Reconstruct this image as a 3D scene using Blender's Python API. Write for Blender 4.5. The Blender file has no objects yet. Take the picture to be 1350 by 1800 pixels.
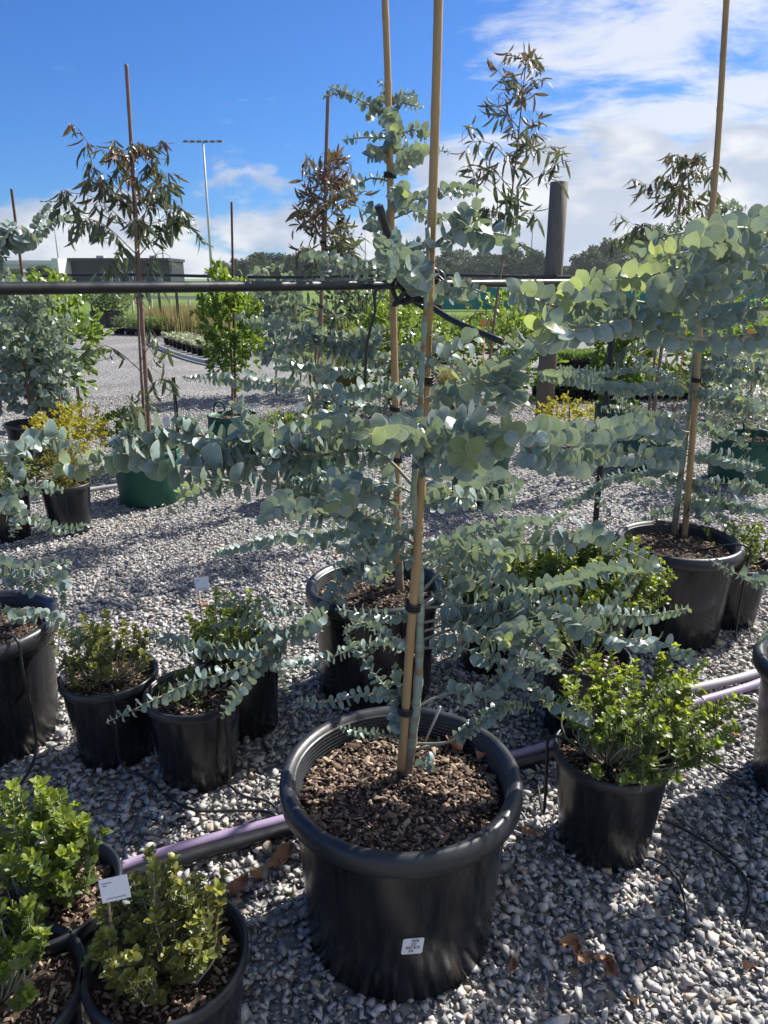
import bpy, bmesh, math, random
import numpy as np
from mathutils import Vector, Matrix, noise as mnoise

# ------------------------------------------------------------------ camera, sky, sun, exposure
S = bpy.context.scene
COL = S.collection
CAMH, PITCH, FPX = 1.43, math.radians(17.5), 1300.0
cam_d = bpy.data.cameras.new('camera'); cam = bpy.data.objects.new('camera', cam_d); COL.objects.link(cam)
cam.location = (0, 0, CAMH); cam.rotation_euler = (math.radians(90) - PITCH, 0, 0)
cam_d.sensor_fit = 'VERTICAL'; cam_d.sensor_height = 24.0; cam_d.lens = 24.0 * FPX / 1800.0
cam_d.clip_start = 0.02; cam_d.clip_end = 6000
S.camera = cam
SUN_AZ, SUN_EL = math.radians(50), math.radians(43)      # azimuth right of the view direction
W = bpy.data.worlds.new('World'); S.world = W; W.use_nodes = True
def world_nodes():
    nt = W.node_tree; nt.nodes.clear(); L = nt.links
    N = lambda t: nt.nodes.new(t)
    out = N('ShaderNodeOutputWorld'); bg = N('ShaderNodeBackground'); bg.inputs[1].default_value = 0.051
    sky = N('ShaderNodeTexSky'); sky.sky_type = 'NISHITA'; sky.sun_disc = False
    sky.sun_elevation = SUN_EL; sky.sun_rotation = SUN_AZ
    sky.air_density = 1.0; sky.dust_density = 0.25; sky.ozone_density = 2.5; sky.altitude = 30
    hs = N('ShaderNodeMixRGB'); hs.blend_type = 'MULTIPLY'; hs.inputs[0].default_value = 1; hs.inputs[2].default_value = (.31, .72, 1.34, 1)
    L.new(sky.outputs[0], hs.inputs[1])
    tc = N('ShaderNodeTexCoord'); sep = N('ShaderNodeSeparateXYZ'); L.new(tc.outputs['Generated'], sep.inputs[0])
    def M(op, a, b=None, c=None):
        m = N('ShaderNodeMath'); m.operation = op
        for i, x in enumerate((a, b, c)):
            if x is None: continue
            if isinstance(x, (int, float)): m.inputs[i].default_value = x
            else: L.new(x, m.inputs[i])
        return m.outputs[0]
    def SS(x, lo, hi):
        m = N('ShaderNodeMapRange'); m.interpolation_type = 'SMOOTHSTEP'
        m.inputs['From Min'].default_value = lo; m.inputs['From Max'].default_value = hi
        L.new(x, m.inputs['Value']); return m.outputs['Result']
    x, y, z = sep.outputs
    az = M('ARCTAN2', x, y); el = M('ARCSINE', z)
    # high broken layer, on a flat sheet overhead
    den = M('ADD', M('MAXIMUM', z, 0.0), 0.16)
    c1 = N('ShaderNodeCombineXYZ'); L.new(M('DIVIDE', x, den), c1.inputs[0]); L.new(M('MULTIPLY', M('DIVIDE', y, den), 1.35), c1.inputs[1]); c1.inputs[2].default_value = 3.7
    n1 = N('ShaderNodeTexNoise'); n1.inputs['Scale'].default_value = 2.3; n1.inputs['Detail'].default_value = 11; n1.inputs['Roughness'].default_value = 0.62; n1.inputs['Distortion'].default_value = 0.35
    L.new(c1.outputs[0], n1.inputs['Vector'])
    side = SS(M('SUBTRACT', az, M('MULTIPLY', el, 0.25)), -0.16, 0.30)
    cov1 = M('ADD', n1.outputs[0], M('MULTIPLY', M('SUBTRACT', side, 0.62), 0.30))
    m1 = M('MULTIPLY', SS(cov1, 0.44, 0.68), 0.88)
    # cumulus bank standing on the horizon
    c2 = N('ShaderNodeCombineXYZ'); L.new(az, c2.inputs[0]); L.new(M('MULTIPLY', el, 2.1), c2.inputs[1]); c2.inputs[2].default_value = 1.3
    n2 = N('ShaderNodeTexNoise'); n2.inputs['Scale'].default_value = 6.5; n2.inputs['Detail'].default_value = 10; n2.inputs['Roughness'].default_value = 0.55; n2.inputs['Distortion'].default_value = 0.15
    L.new(c2.outputs[0], n2.inputs['Vector'])
    top = M('ADD', 0.080, M('MULTIPLY', SS(az, -0.30, 0.42), 0.12))
    cov2 = M('ADD', M('SUBTRACT', n2.outputs[0], 0.5), M('MULTIPLY', M('SUBTRACT', top, el), 3.0))
    m2 = M('MULTIPLY', SS(cov2, -0.01, 0.11), 0.93)
    n3 = N('ShaderNodeTexNoise'); n3.inputs['Scale'].default_value = 9; n3.inputs['Detail'].default_value = 7
    off = N('ShaderNodeVectorMath'); off.operation = 'ADD'; off.inputs[1].default_value = (0.02, -0.05, 4.0); L.new(c2.outputs[0], off.inputs[0]); L.new(off.outputs[0], n3.inputs['Vector'])
    sh = N('ShaderNodeMixRGB'); L.new(SS(n3.outputs[0], 0.40, 0.62), sh.inputs[0])
    sh.inputs[1].default_value = (5.4, 6.1, 7.4, 1); sh.inputs[2].default_value = (9.4, 9.5, 9.7, 1)
    mx = N('ShaderNodeMixRGB'); L.new(m1, mx.inputs[0]); L.new(hs.outputs[0], mx.inputs[1]); mx.inputs[2].default_value = (8.6, 9.0, 9.8, 1)
    mx2 = N('ShaderNodeMixRGB'); L.new(m2, mx2.inputs[0]); L.new(mx.outputs[0], mx2.inputs[1]); L.new(sh.outputs[0], mx2.inputs[2])
    L.new(mx2.outputs[0], bg.inputs[0]); L.new(bg.outputs[0], out.inputs[0])
world_nodes()
sl = bpy.data.lights.new('sun', 'SUN'); sl.energy = 5.0; sl.angle = math.radians(0.55); sl.color = (1.0, 0.95, 0.87)
sun = bpy.data.objects.new('sun', sl); COL.objects.link(sun)
sdir = Vector((math.sin(SUN_AZ) * math.cos(SUN_EL), math.cos(SUN_AZ) * math.cos(SUN_EL), math.sin(SUN_EL)))
sun.rotation_euler = (-sdir).to_track_quat('-Z', 'Y').to_euler(); sun.location = sdir * 30
S.render.engine = 'CYCLES'
S.view_settings.view_transform = 'Standard'; S.view_settings.look = 'None'; S.view_settings.gamma = 1
S.view_settings.exposure = 0.92
S.cycles.max_bounces = 6; S.cycles.transparent_max_bounces = 4

# ------------------------------------------------------------------ helpers
rnd = random.Random(11); nr = np.random.default_rng(5)
cp, sp_ = math.cos(PITCH), math.sin(PITCH)
def ray(u, v):
    a, b = (u - 675) / FPX, (900 - v) / FPX
    return Vector((a, cp + b * sp_, -sp_ + b * cp))
def gp(u, v, z=0.0):
    d = ray(u, v); t = (z - CAMH) / d.z
    return Vector((0, 0, CAMH)) + d * t
def at(u, v, Y):
    d = ray(u, v); return Vector((0, 0, CAMH)) + d * (Y / d.y)
def project(p):
    q = p - Vector((0, 0, CAMH)); zc = q.y * cp - q.z * sp_
    if zc < .05: return (-9999, -9999, 99)
    return (675 + FPX * q.x / zc, 900 - FPX * (q.y * sp_ + q.z * cp) / zc, zc)
WLOC = {}
def thing(name, label, cat, loc=(0, 0, 0), group=None):
    o = bpy.data.objects.new(name, None); COL.objects.link(o); o.location = loc; o.empty_display_size = .05
    o['label'] = label; o['category'] = cat
    if group: o['group'] = group
    WLOC[o.name] = Vector(loc); return o
def link_mesh(name, me, parent=None, loc=None):
    o = bpy.data.objects.new(name, me); COL.objects.link(o)
    if parent is not None: o.parent = parent; WLOC[o.name] = WLOC[parent.name]
    else:
        o.location = loc or (0, 0, 0); WLOC[o.name] = Vector(loc or (0, 0, 0))
    return o
def tag(o, label=None, cat=None, group=None, kind=None):
    for k, v in (('label', label), ('category', cat), ('group', group), ('kind', kind)):
        if v: o[k] = v
    return o
class MB:
    """collects world-space shapes for one mesh"""
    def __init__(s): s.v = []; s.f = []
    def add(s, vs, fs):
        b = len(s.v); s.v += [tuple(x) for x in vs]; s.f += [tuple(b + i for i in f) for f in fs]; return s
    def tube(s, path, rad, n=8, cap=True): return s.add(*tube(path, rad, n, cap))
    def box(s, c, d, rot=None):
        c = Vector(c); M3 = rot or Matrix.Identity(3); vs = []
        for i in (-1, 1):
            for j in (-1, 1):
                for k in (-1, 1): vs.append(c + M3 @ Vector((i * d[0] / 2, j * d[1] / 2, k * d[2] / 2)))
        return s.add(vs, [(0, 1, 3, 2), (4, 6, 7, 5), (0, 4, 5, 1), (2, 3, 7, 6), (0, 2, 6, 4), (1, 5, 7, 3)])
    def lathe(s, prof, c, n=48, wob=None):
        vs = []; c = Vector(c)
        for k, (r, z) in enumerate(prof):
            for i in range(n):
                a = 2 * math.pi * i / n; rr = r * (wob(a, z) if wob else 1)
                vs.append(c + Vector((rr * math.cos(a), rr * math.sin(a), z)))
        fs = [(k * n + i, k * n + (i + 1) % n, (k + 1) * n + (i + 1) % n, (k + 1) * n + i) for k in range(len(prof) - 1) for i in range(n)]
        return s.add(vs, fs)
    def build(s, name, mat, parent=None, smooth=True, loc=None, bevel=0):
        off = WLOC[parent.name] if parent is not None else Vector(loc or (0, 0, 0))
        me = bpy.data.meshes.new(name); me.from_pydata([(x - off.x, y - off.y, z - off.z) for x, y, z in s.v], [], s.f); me.update()
        me.materials.append(mat)
        if smooth: me.polygons.foreach_set('use_smooth', [True] * len(me.polygons))
        o = link_mesh(name, me, parent, loc)
        if bevel:
            b = o.modifiers.new('bevel', 'BEVEL'); b.width = bevel; b.segments = 2; b.limit_method = 'ANGLE'
        return o
def smooth_path(pts, step):
    pts = [Vector(p) for p in pts]
    if len(pts) < 3:
        n = max(2, int((pts[1] - pts[0]).length / step)); return [pts[0].lerp(pts[1], i / n) for i in range(n + 1)]
    P = [pts[0] * 2 - pts[1]] + pts + [pts[-1] * 2 - pts[-2]]; out = []
    for i in range(1, len(P) - 2):
        n = max(1, int((P[i + 1] - P[i]).length / step))
        for k in range(n):
            t = k / n; a, b, c, d = P[i - 1], P[i], P[i + 1], P[i + 2]
            out.append(.5 * ((2 * b) + (c - a) * t + (2 * a - 5 * b + 4 * c - d) * t * t + (3 * b - a - 3 * c + d) * t ** 3))
    out.append(pts[-1]); return out
def frames(path):
    T = []
    for i in range(len(path)):
        d = path[min(i + 1, len(path) - 1)] - path[max(i - 1, 0)]
        T.append(d.normalized() if d.length > 1e-9 else Vector((0, 0, 1)))
    n = T[0].orthogonal().normalized(); F = []
    for t in T:
        n = n - t * n.dot(t)
        n = n.normalized() if n.length > 1e-6 else t.orthogonal().normalized()
        F.append((t, n, t.cross(n)))
    return F
def tube(path, rad, n=8, cap=True):
    path = [Vector(p) for p in path]; F = frames(path); vs = []; m = len(path)
    if isinstance(rad, (int, float)): rad = [rad] * m
    elif len(rad) == 2 and m != 2: rad = [rad[0] + (rad[1] - rad[0]) * i / (m - 1) for i in range(m)]
    for p, (t, a, b), r in zip(path, F, rad):
        for i in range(n):
            th = 2 * math.pi * i / n; vs.append(p + (a * math.cos(th) + b * math.sin(th)) * r)
    fs = [(k * n + i, k * n + (i + 1) % n, (k + 1) * n + (i + 1) % n, (k + 1) * n + i) for k in range(m - 1) for i in range(n)]
    if cap: fs += [tuple(range(n - 1, -1, -1)), tuple((m - 1) * n + i for i in range(n))]
    return vs, fs
def mesh_np(name, V, Tri, mat, attrs=None, smooth=False):
    me = bpy.data.meshes.new(name); V = np.asarray(V, np.float32); Tri = np.asarray(Tri, np.int32)
    me.vertices.add(len(V)); me.vertices.foreach_set('co', V.ravel())
    me.loops.add(Tri.size); me.loops.foreach_set('vertex_index', Tri.ravel())
    me.polygons.add(len(Tri)); me.polygons.foreach_set('loop_start', np.arange(0, Tri.size, 3, dtype=np.int32))
    if smooth: me.polygons.foreach_set('use_smooth', np.ones(len(Tri), bool))
    me.update(calc_edges=True); me.materials.append(mat)
    for k, a in (attrs or {}).items():
        at_ = me.attributes.new(k, 'FLOAT', 'POINT'); at_.data.foreach_set('value', np.asarray(a, np.float32))
    return me
class Proto:
    def __init__(s, V, T, rim=None): s.V = np.asarray(V, float); s.T = np.asarray(T, int); s.rim = np.zeros(len(V)) if rim is None else np.asarray(rim, float)
def join(name, protos, idx, mats, mat, parent=None, tint=None, smooth=False, kind='stuff'):
    """many small pieces as one mesh; mats (n,4,4) in world space"""
    mats = np.asarray(mats, float).reshape(-1, 4, 4); idx = np.asarray(idx, int); VV = []; TT = []; RR = []; TI = []; base = 0
    tint = np.zeros(len(mats)) if tint is None else np.asarray(tint, float)
    off = np.array(WLOC[parent.name]) if parent is not None else np.zeros(3)
    for k, p in enumerate(protos):
        m = mats[idx == k]
        if not len(m): continue
        v = np.einsum('nij,kj->nki', m[:, :3, :3], p.V) + m[:, None, :3, 3] - off
        n = len(p.V); VV.append(v.reshape(-1, 3))
        TT.append((p.T[None] + (base + np.arange(len(m)) * n)[:, None, None]).reshape(-1, 3)); base += len(m) * n
        RR.append(np.tile(p.rim, len(m))); TI.append(np.repeat(tint[idx == k], n))
    me = mesh_np(name, np.concatenate(VV), np.concatenate(TT), mat, {'rim': np.concatenate(RR), 'tint': np.concatenate(TI)}, smooth)
    return tag(link_mesh(name, me, parent), kind=kind)
def mat4(loc, x, y, z, s): 
    s = (s, s, s) if isinstance(s, (int, float)) else s
    return [[x[0] * s[0], y[0] * s[1], z[0] * s[2], loc[0]], [x[1] * s[0], y[1] * s[1], z[1] * s[2], loc[1]], [x[2] * s[0], y[2] * s[1], z[2] * s[2], loc[2]], [0, 0, 0, 1]]

# ------------------------------------------------------------------ materials
def new_mat(name):
    m = bpy.data.materials.new(name); m.use_nodes = True; nt = m.node_tree
    return m, nt, nt.nodes['Principled BSDF']
def ramp_node(nt, cols, interp='LINEAR'):
    r = nt.nodes.new('ShaderNodeValToRGB'); e = r.color_ramp.elements; r.color_ramp.interpolation = interp
    while len(e) < len(cols): e.new(.5)
    for i, c in enumerate(cols):
        e[i].position = c[0]; e[i].color = (*c[1], 1)
    return r
def plain(name, cols, scale=8, rough=.6, spec=.5, bump=0, bscale=60, stretch=(1, 1, 1), rvar=.15, metal=0, detail=6, bdist=.002):
    m, nt, b = new_mat(name); L = nt.links
    tc = nt.nodes.new('ShaderNodeTexCoord'); mp = nt.nodes.new('ShaderNodeMapping'); mp.inputs['Scale'].default_value = stretch
    L.new(tc.outputs['Object'], mp.inputs[0])
    n = nt.nodes.new('ShaderNodeTexNoise'); n.inputs['Scale'].default_value = scale; n.inputs['Detail'].default_value = detail; n.inputs['Roughness'].default_value = .6
    L.new(mp.outputs[0], n.inputs['Vector'])
    r = ramp_node(nt, [(.3 + .4 * i / max(1, len(cols) - 1), c) for i, c in enumerate(cols)]); L.new(n.outputs[0], r.inputs[0]); L.new(r.outputs[0], b.inputs['Base Color'])
    mr = nt.nodes.new('ShaderNodeMapRange'); mr.inputs['From Min'].default_value = .3; mr.inputs['From Max'].default_value = .7
    mr.inputs['To Min'].default_value = max(.02, rough - rvar); mr.inputs['To Max'].default_value = min(1, rough + rvar)
    L.new(n.outputs[0], mr.inputs['Value']); L.new(mr.outputs[0], b.inputs['Roughness'])
    b.inputs['Specular IOR Level'].default_value = spec; b.inputs['Metallic'].default_value = metal
    if bump:
        n2 = nt.nodes.new('ShaderNodeTexNoise'); n2.inputs['Scale'].default_value = bscale; n2.inputs['Detail'].default_value = 5; L.new(mp.outputs[0], n2.inputs['Vector'])
        bp = nt.nodes.new('ShaderNodeBump'); bp.inputs['Strength'].default_value = bump; bp.inputs['Distance'].default_value = bdist; L.new(n2.outputs[0], bp.inputs['Height']); L.new(bp.outputs[0], b.inputs['Normal'])
    return m
def rand_fac(nt):
    """random 0..1 for each island of a joined mesh and for each single object"""
    g = nt.nodes.new('ShaderNodeNewGeometry'); o = nt.nodes.new('ShaderNodeObjectInfo')
    a = nt.nodes.new('ShaderNodeMath'); a.operation = 'ADD'; nt.links.new(g.outputs['Random Per Island'], a.inputs[0]); nt.links.new(o.outputs['Random'], a.inputs[1])
    f = nt.nodes.new('ShaderNodeMath'); f.operation = 'FRACT'; nt.links.new(a.outputs[0], f.inputs[0]); return f.outputs[0]
def leaf_mat(name, cols, young_lit=None, rim=None, trans=(.3, .4, .1), tfac=.35, rough=.45, spec=.5, ttint=.5, tyoung=0):
    m, nt, b = new_mat(name); L = nt.links
    r = ramp_node(nt, [(i / max(1, len(cols) - 1), c) for i, c in enumerate(cols)]); L.new(rand_fac(nt), r.inputs[0]); c = r.outputs[0]
    def attr(n):
        a = nt.nodes.new('ShaderNodeAttribute'); a.attribute_name = n; return a.outputs['Fac']
    tcol = nt.nodes.new('ShaderNodeMixRGB'); tcol.inputs[0].default_value = ttint; tcol.inputs[2].default_value = (*trans, 1)
    if young_lit:
        x = nt.nodes.new('ShaderNodeMixRGB'); L.new(attr('tint'), x.inputs[0]); L.new(c, x.inputs[1]); x.inputs[2].default_value = (*young_lit, 1); c = x.outputs[0]
    if rim:
        x = nt.nodes.new('ShaderNodeMixRGB'); L.new(attr('rim'), x.inputs[0]); L.new(c, x.inputs[1]); x.inputs[2].default_value = (*rim, 1); c = x.outputs[0]
    ge = nt.nodes.new('ShaderNodeNewGeometry'); no = nt.nodes.new('ShaderNodeTexNoise'); no.inputs['Scale'].default_value = 55; no.inputs['Detail'].default_value = 5; L.new(ge.outputs['Position'], no.inputs['Vector'])
    sp = ramp_node(nt, [(.30, (.62, .56, .46)), (.40, (.92, .92, .90)), (.62, (1.0, 1.0, 1.0)), (.72, (1.0, 1.0, .96))]); L.new(no.outputs[0], sp.inputs[0])
    ml = nt.nodes.new('ShaderNodeMixRGB'); ml.blend_type = 'MULTIPLY'; ml.inputs[0].default_value = 1; L.new(c, ml.inputs[1]); L.new(sp.outputs[0], ml.inputs[2]); c = ml.outputs[0]
    L.new(c, tcol.inputs[1]); L.new(c, b.inputs['Base Color'])
    b.inputs['Roughness'].default_value = rough; b.inputs['Specular IOR Level'].default_value = spec
    t = nt.nodes.new('ShaderNodeBsdfTranslucent'); L.new(tcol.outputs[0], t.inputs[0])
    mx = nt.nodes.new('ShaderNodeMixShader'); mx.inputs[0].default_value = tfac
    if tyoung:
        q = nt.nodes.new('ShaderNodeMath'); q.operation = 'MULTIPLY_ADD'; L.new(attr('tint'), q.inputs[0]); q.inputs[1].default_value = tyoung; q.inputs[2].default_value = tfac; L.new(q.outputs[0], mx.inputs[0])
    L.new(b.outputs[0], mx.inputs[1]); L.new(t.outputs[0], mx.inputs[2])
    L.new(mx.outputs[0], nt.nodes['Material Output'].inputs[0]); return m
def piece_mat(name, cols, rough=.8, spec=.3, bump=.3, bscale=150):
    m, nt, b = new_mat(name); L = nt.links
    r = ramp_node(nt, cols); L.new(rand_fac(nt), r.inputs[0])
    tc = nt.nodes.new('ShaderNodeTexCoord'); n = nt.nodes.new('ShaderNodeTexNoise'); n.inputs['Scale'].default_value = bscale; n.inputs['Detail'].default_value = 4; L.new(tc.outputs['Object'], n.inputs['Vector'])
    v = nt.nodes.new('ShaderNodeMapRange'); v.inputs['From Min'].default_value = .3; v.inputs['From Max'].default_value = .7; v.inputs['To Min'].default_value = .72; v.inputs['To Max'].default_value = 1.2; L.new(n.outputs[0], v.inputs['Value'])
    x = nt.nodes.new('ShaderNodeMixRGB'); x.blend_type = 'MULTIPLY'; x.inputs[0].default_value = 1; L.new(r.outputs[0], x.inputs[1]); L.new(v.outputs[0], x.inputs[2]); L.new(x.outputs[0], b.inputs['Base Color'])
    bp = nt.nodes.new('ShaderNodeBump'); bp.inputs['Strength'].default_value = bump; bp.inputs['Distance'].default_value = .002; L.new(n.outputs[0], bp.inputs['Height']); L.new(bp.outputs[0], b.inputs['Normal'])
    b.inputs['Roughness'].default_value = rough; b.inputs['Specular IOR Level'].default_value = spec; return m

EUC = leaf_mat('euc_leaf', [(.145, .22, .24), (.20, .285, .305), (.30, .385, .395), (.19, .275, .25)], young_lit=(.30, .36, .14), rim=(.58, .53, .32), trans=(.42, .50, .06), tfac=.20, rough=.34, spec=.65, ttint=.5, tyoung=.45)  # tip colour: glow of backlit leaf ends is put into the leaf colour
EUCSTEM = plain('euc_stem', [(.22, .24, .17), (.32, .30, .22)], 30, .6)
BOX = leaf_mat('box_leaf', [(.045, .085, .028), (.075, .13, .035), (.11, .17, .045), (.06, .10, .045)], young_lit=(.34, .42, .05), rim=(.16, .20, .07), trans=(.50, .58, .04), tfac=.24, rough=.40, spec=.4, ttint=.6, tyoung=.30)
BOXB = leaf_mat('box_leaf_bronze', [(.065, .12, .035), (.10, .165, .045), (.15, .17, .055), (.075, .14, .04)], young_lit=(.38, .42, .05), rim=(.20, .19, .09), trans=(.5, .42, .08), tfac=.40, rough=.35, spec=.55, ttint=.5)
GUM = leaf_mat('gum_leaf', [(.035, .07, .05), (.06, .10, .065), (.09, .125, .085), (.05, .09, .07)], young_lit=(.31, .055, .085), rim=(.10, .12, .07), trans=(.22, .26, .06), tfac=.28, rough=.33, spec=.6)
LUSH = leaf_mat('lush_leaf', [(.035, .085, .022), (.055, .12, .03), (.09, .17, .035)], young_lit=(.30, .36, .04), trans=(.35, .5, .04), tfac=.40, rough=.35, spec=.55, ttint=.6)
GOLD = leaf_mat('gold_leaf', [(.40, .35, .03), (.48, .43, .05), (.30, .31, .05)], trans=(.66, .58, .04), tfac=.4, rough=.5)
CONI = leaf_mat('conifer_leaf', [(.16, .17, .03), (.22, .20, .04), (.10, .13, .03)], trans=(.5, .45, .05), tfac=.3, rough=.6)
FARL = leaf_mat('far_leaf', [(.030, .052, .028), (.045, .072, .036), (.065, .088, .042)], trans=(.12, .18, .05), tfac=.25, rough=.6, spec=.2)
LOWG = leaf_mat('seedling_leaf', [(.06, .10, .05), (.09, .15, .06), (.13, .19, .08)], young_lit=(.17, .30, .05), trans=(.3, .42, .08), tfac=.35, rough=.5)
DRYG = leaf_mat('dry_grass', [(.24, .19, .09), (.32, .26, .13), (.18, .18, .07)], young_lit=(.20, .25, .08), trans=(.5, .42, .15), tfac=.35, rough=.6, spec=.2)
STONE = piece_mat('gravel_stone', [(0, (.19, .19, .19)), (.25, (.31, .305, .30)), (.5, (.41, .40, .39)), (.72, (.49, .475, .455)), (.86, (.56, .52, .47)), (.93, (.40, .31, .23)), (1, (.62, .59, .55))], .75, .35)
CHIP = piece_mat('bark_chip', [(0, (.05, .035, .028)), (.35, (.12, .082, .062)), (.65, (.22, .155, .115)), (.88, (.33, .25, .18)), (1, (.45, .36, .25))], .85, .25)
DEAD = piece_mat('dead_leaf', [(0, (.23, .10, .05)), (.5, (.34, .17, .08)), (1, (.42, .26, .14))], .6, .4)
BLACKPOT = plain('black_pot_plastic', [(.006, .008, .011), (.010, .011, .014), (.016, .016, .018), (.030, .029, .028)], 7, .25, .5, .15, 26, (6, 6, .5), .10)
RIMPOT = plain('black_rim_plastic', [(.016, .018, .022), (.028, .030, .035)], 14, .40, .55, .1, 200, (1, 1, 1), .12)
RUBBER = plain('black_poly_pipe', [(.012, .013, .015), (.022, .023, .026)], 20, .42, .5, .05, 100)
PURPLE = plain('lilac_pipe', [(.29, .22, .35), (.37, .29, .43)], 9, .45, .5, .05, 80)
GREYPIPE = plain('grey_pipe', [(.34, .33, .34), (.44, .43, .43)], 9, .5)
BAMBOO = plain('bamboo', [(.30, .18, .075), (.43, .28, .13), (.36, .23, .11)], 6, .5, .4, .2, 60, (6, 6, .8))
STAKEW = plain('weathered_stake', [(.17, .105, .085), (.25, .165, .135)], 12, .7, .3, .2, 60, (6, 6, .8))
BARKE = None
GREENBAG = plain('green_bag', [(.004, .055, .036), (.007, .085, .052)], 40, .55, .45, .5, 220, (1, 1, 1.2))
SOIL = plain('potting_soil', [(.03, .022, .018), (.07, .05, .038)], 60, .95, .2, .8, 120, bdist=.008)
TIMBER = plain('timber_post', [(.085, .075, .068), (.17, .15, .13), (.12, .105, .095)], 14, .85, .2, .6, 30, (5, 5, .35))
STEEL = plain('black_steel', [(.012, .012, .013), (.03, .026, .024)], 20, .55, .5)
RUST = plain('rusty_rod', [(.10, .05, .035), (.16, .085, .055)], 20, .8, .3)
WHITE = plain('white_card', [(.78, .78, .80), (.84, .84, .85)], 12, .5)
INK = plain('printed_ink', [(.03, .03, .035), (.05, .05, .055)], 30, .6)
GREYINK = plain('faint_ink', [(.30, .30, .33), (.36, .36, .39)], 30, .6)
ORANGE = plain('orange_tag', [(.75, .28, .02), (.85, .36, .03)], 12, .5)
STICK = plain('wood_stick', [(.40, .26, .14), (.52, .36, .21)], 20, .7, .3, .2, 60, (4, 4, .6))
TEAL = plain('teal_shade_cloth', [(.02, .17, .15), (.03, .22, .19)], 6, .8, .2, .3, 40)
GALV = plain('galvanised_steel', [(.42, .44, .46), (.52, .53, .55)], 4, .5, .5)
CREAM = plain('cream_rail', [(.52, .46, .36), (.62, .56, .46)], 3, .7)
DARKGREEN = plain('dark_cladding', [(.008, .013, .015), (.014, .02, .022)], 2, .6)
PALEWALL = plain('pale_cladding', [(.52, .53, .55), (.60, .61, .62)], 2, .7)
WINDOW = plain('window_glass', [(.10, .12, .15), (.16, .18, .22)], 1, .15, .6)
CONCRETE = plain('bridge_concrete', [(.42, .41, .40), (.52, .51, .49)], .4, .85)
TRUNKG = plain('gum_trunk', [(.16, .105, .075), (.26, .18, .13)], 25, .8, .3, .3, 80, (3, 3, .6))
def euc_bark():
    m, nt, b = new_mat('euc_bark'); L = nt.links
    tc = nt.nodes.new('ShaderNodeTexCoord'); mp = nt.nodes.new('ShaderNodeMapping'); mp.inputs['Scale'].default_value = (2, 2, 24); L.new(tc.outputs['Object'], mp.inputs[0])
    n = nt.nodes.new('ShaderNodeTexNoise'); n.inputs['Scale'].default_value = 1.3; n.inputs['Detail'].default_value = 4; L.new(mp.outputs[0], n.inputs['Vector'])
    r = ramp_node(nt, [(.30, (.25, .30, .25)), (.46, (.30, .36, .29)), (.56, (.24, .25, .18)), (.62, (.30, .15, .075)), (.70, (.22, .10, .055))]); L.new(n.outputs[0], r.inputs[0])
    sx = nt.nodes.new('ShaderNodeSeparateXYZ'); L.new(tc.outputs['Object'], sx.inputs[0]); mr = nt.nodes.new('ShaderNodeMapRange'); mr.inputs['From Min'].default_value = .03; mr.inputs['From Max'].default_value = .13; L.new(sx.outputs[2], mr.inputs['Value'])
    mz = nt.nodes.new('ShaderNodeMixRGB'); mz.inputs[1].default_value = (.20, .135, .095, 1); L.new(mr.outputs[0], mz.inputs[0]); L.new(r.outputs[0], mz.inputs[2]); L.new(mz.outputs[0], b.inputs['Base Color'])
    b.inputs['Roughness'].default_value = .6
    bp = nt.nodes.new('ShaderNodeBump'); bp.inputs['Strength'].default_value = .35; bp.inputs['Distance'].default_value = .002; L.new(n.outputs[0], bp.inputs['Height']); L.new(bp.outputs[0], b.inputs['Normal']); return m
BARKE = euc_bark()
def gravel_sheet_mat():
    m, nt, b = new_mat('gravel_sheet'); L = nt.links
    tc = nt.nodes.new('ShaderNodeTexCoord'); v = nt.nodes.new('ShaderNodeTexVoronoi'); v.inputs['Scale'].default_value = 42; L.new(tc.outputs['Object'], v.inputs['Vector'])
    sep = nt.nodes.new('ShaderNodeSeparateColor'); L.new(v.outputs['Color'], sep.inputs[0])
    r = ramp_node(nt, [(0, (.10, .10, .10)), (.35, (.19, .188, .186)), (.7, (.27, .265, .26)), (.9, (.34, .32, .30)), (1, (.25, .20, .15))]); L.new(sep.outputs[0], r.inputs[0])
    n = nt.nodes.new('ShaderNodeTexNoise'); n.inputs['Scale'].default_value = .9; n.inputs['Detail'].default_value = 6; L.new(tc.outputs['Object'], n.inputs['Vector'])
    mr = nt.nodes.new('ShaderNodeMapRange'); mr.inputs['From Min'].default_value = .3; mr.inputs['From Max'].default_value = .7; mr.inputs['To Min'].default_value = .75; mr.inputs['To Max'].default_value = 1.15; L.new(n.outputs[0], mr.inputs['Value'])
    x = nt.nodes.new('ShaderNodeMixRGB'); x.blend_type = 'MULTIPLY'; x.inputs[0].default_value = 1; L.new(r.outputs[0], x.inputs[1]); L.new(mr.outputs[0], x.inputs[2]); L.new(x.outputs[0], b.inputs['Base Color'])
    bp = nt.nodes.new('ShaderNodeBump'); bp.inputs['Strength'].default_value = 1; bp.inputs['Distance'].default_value = .02; bp.invert = True; L.new(v.outputs['Distance'], bp.inputs['Height']); L.new(bp.outputs[0], b.inputs['Normal'])
    b.inputs['Roughness'].default_value = .85; return m
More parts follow.
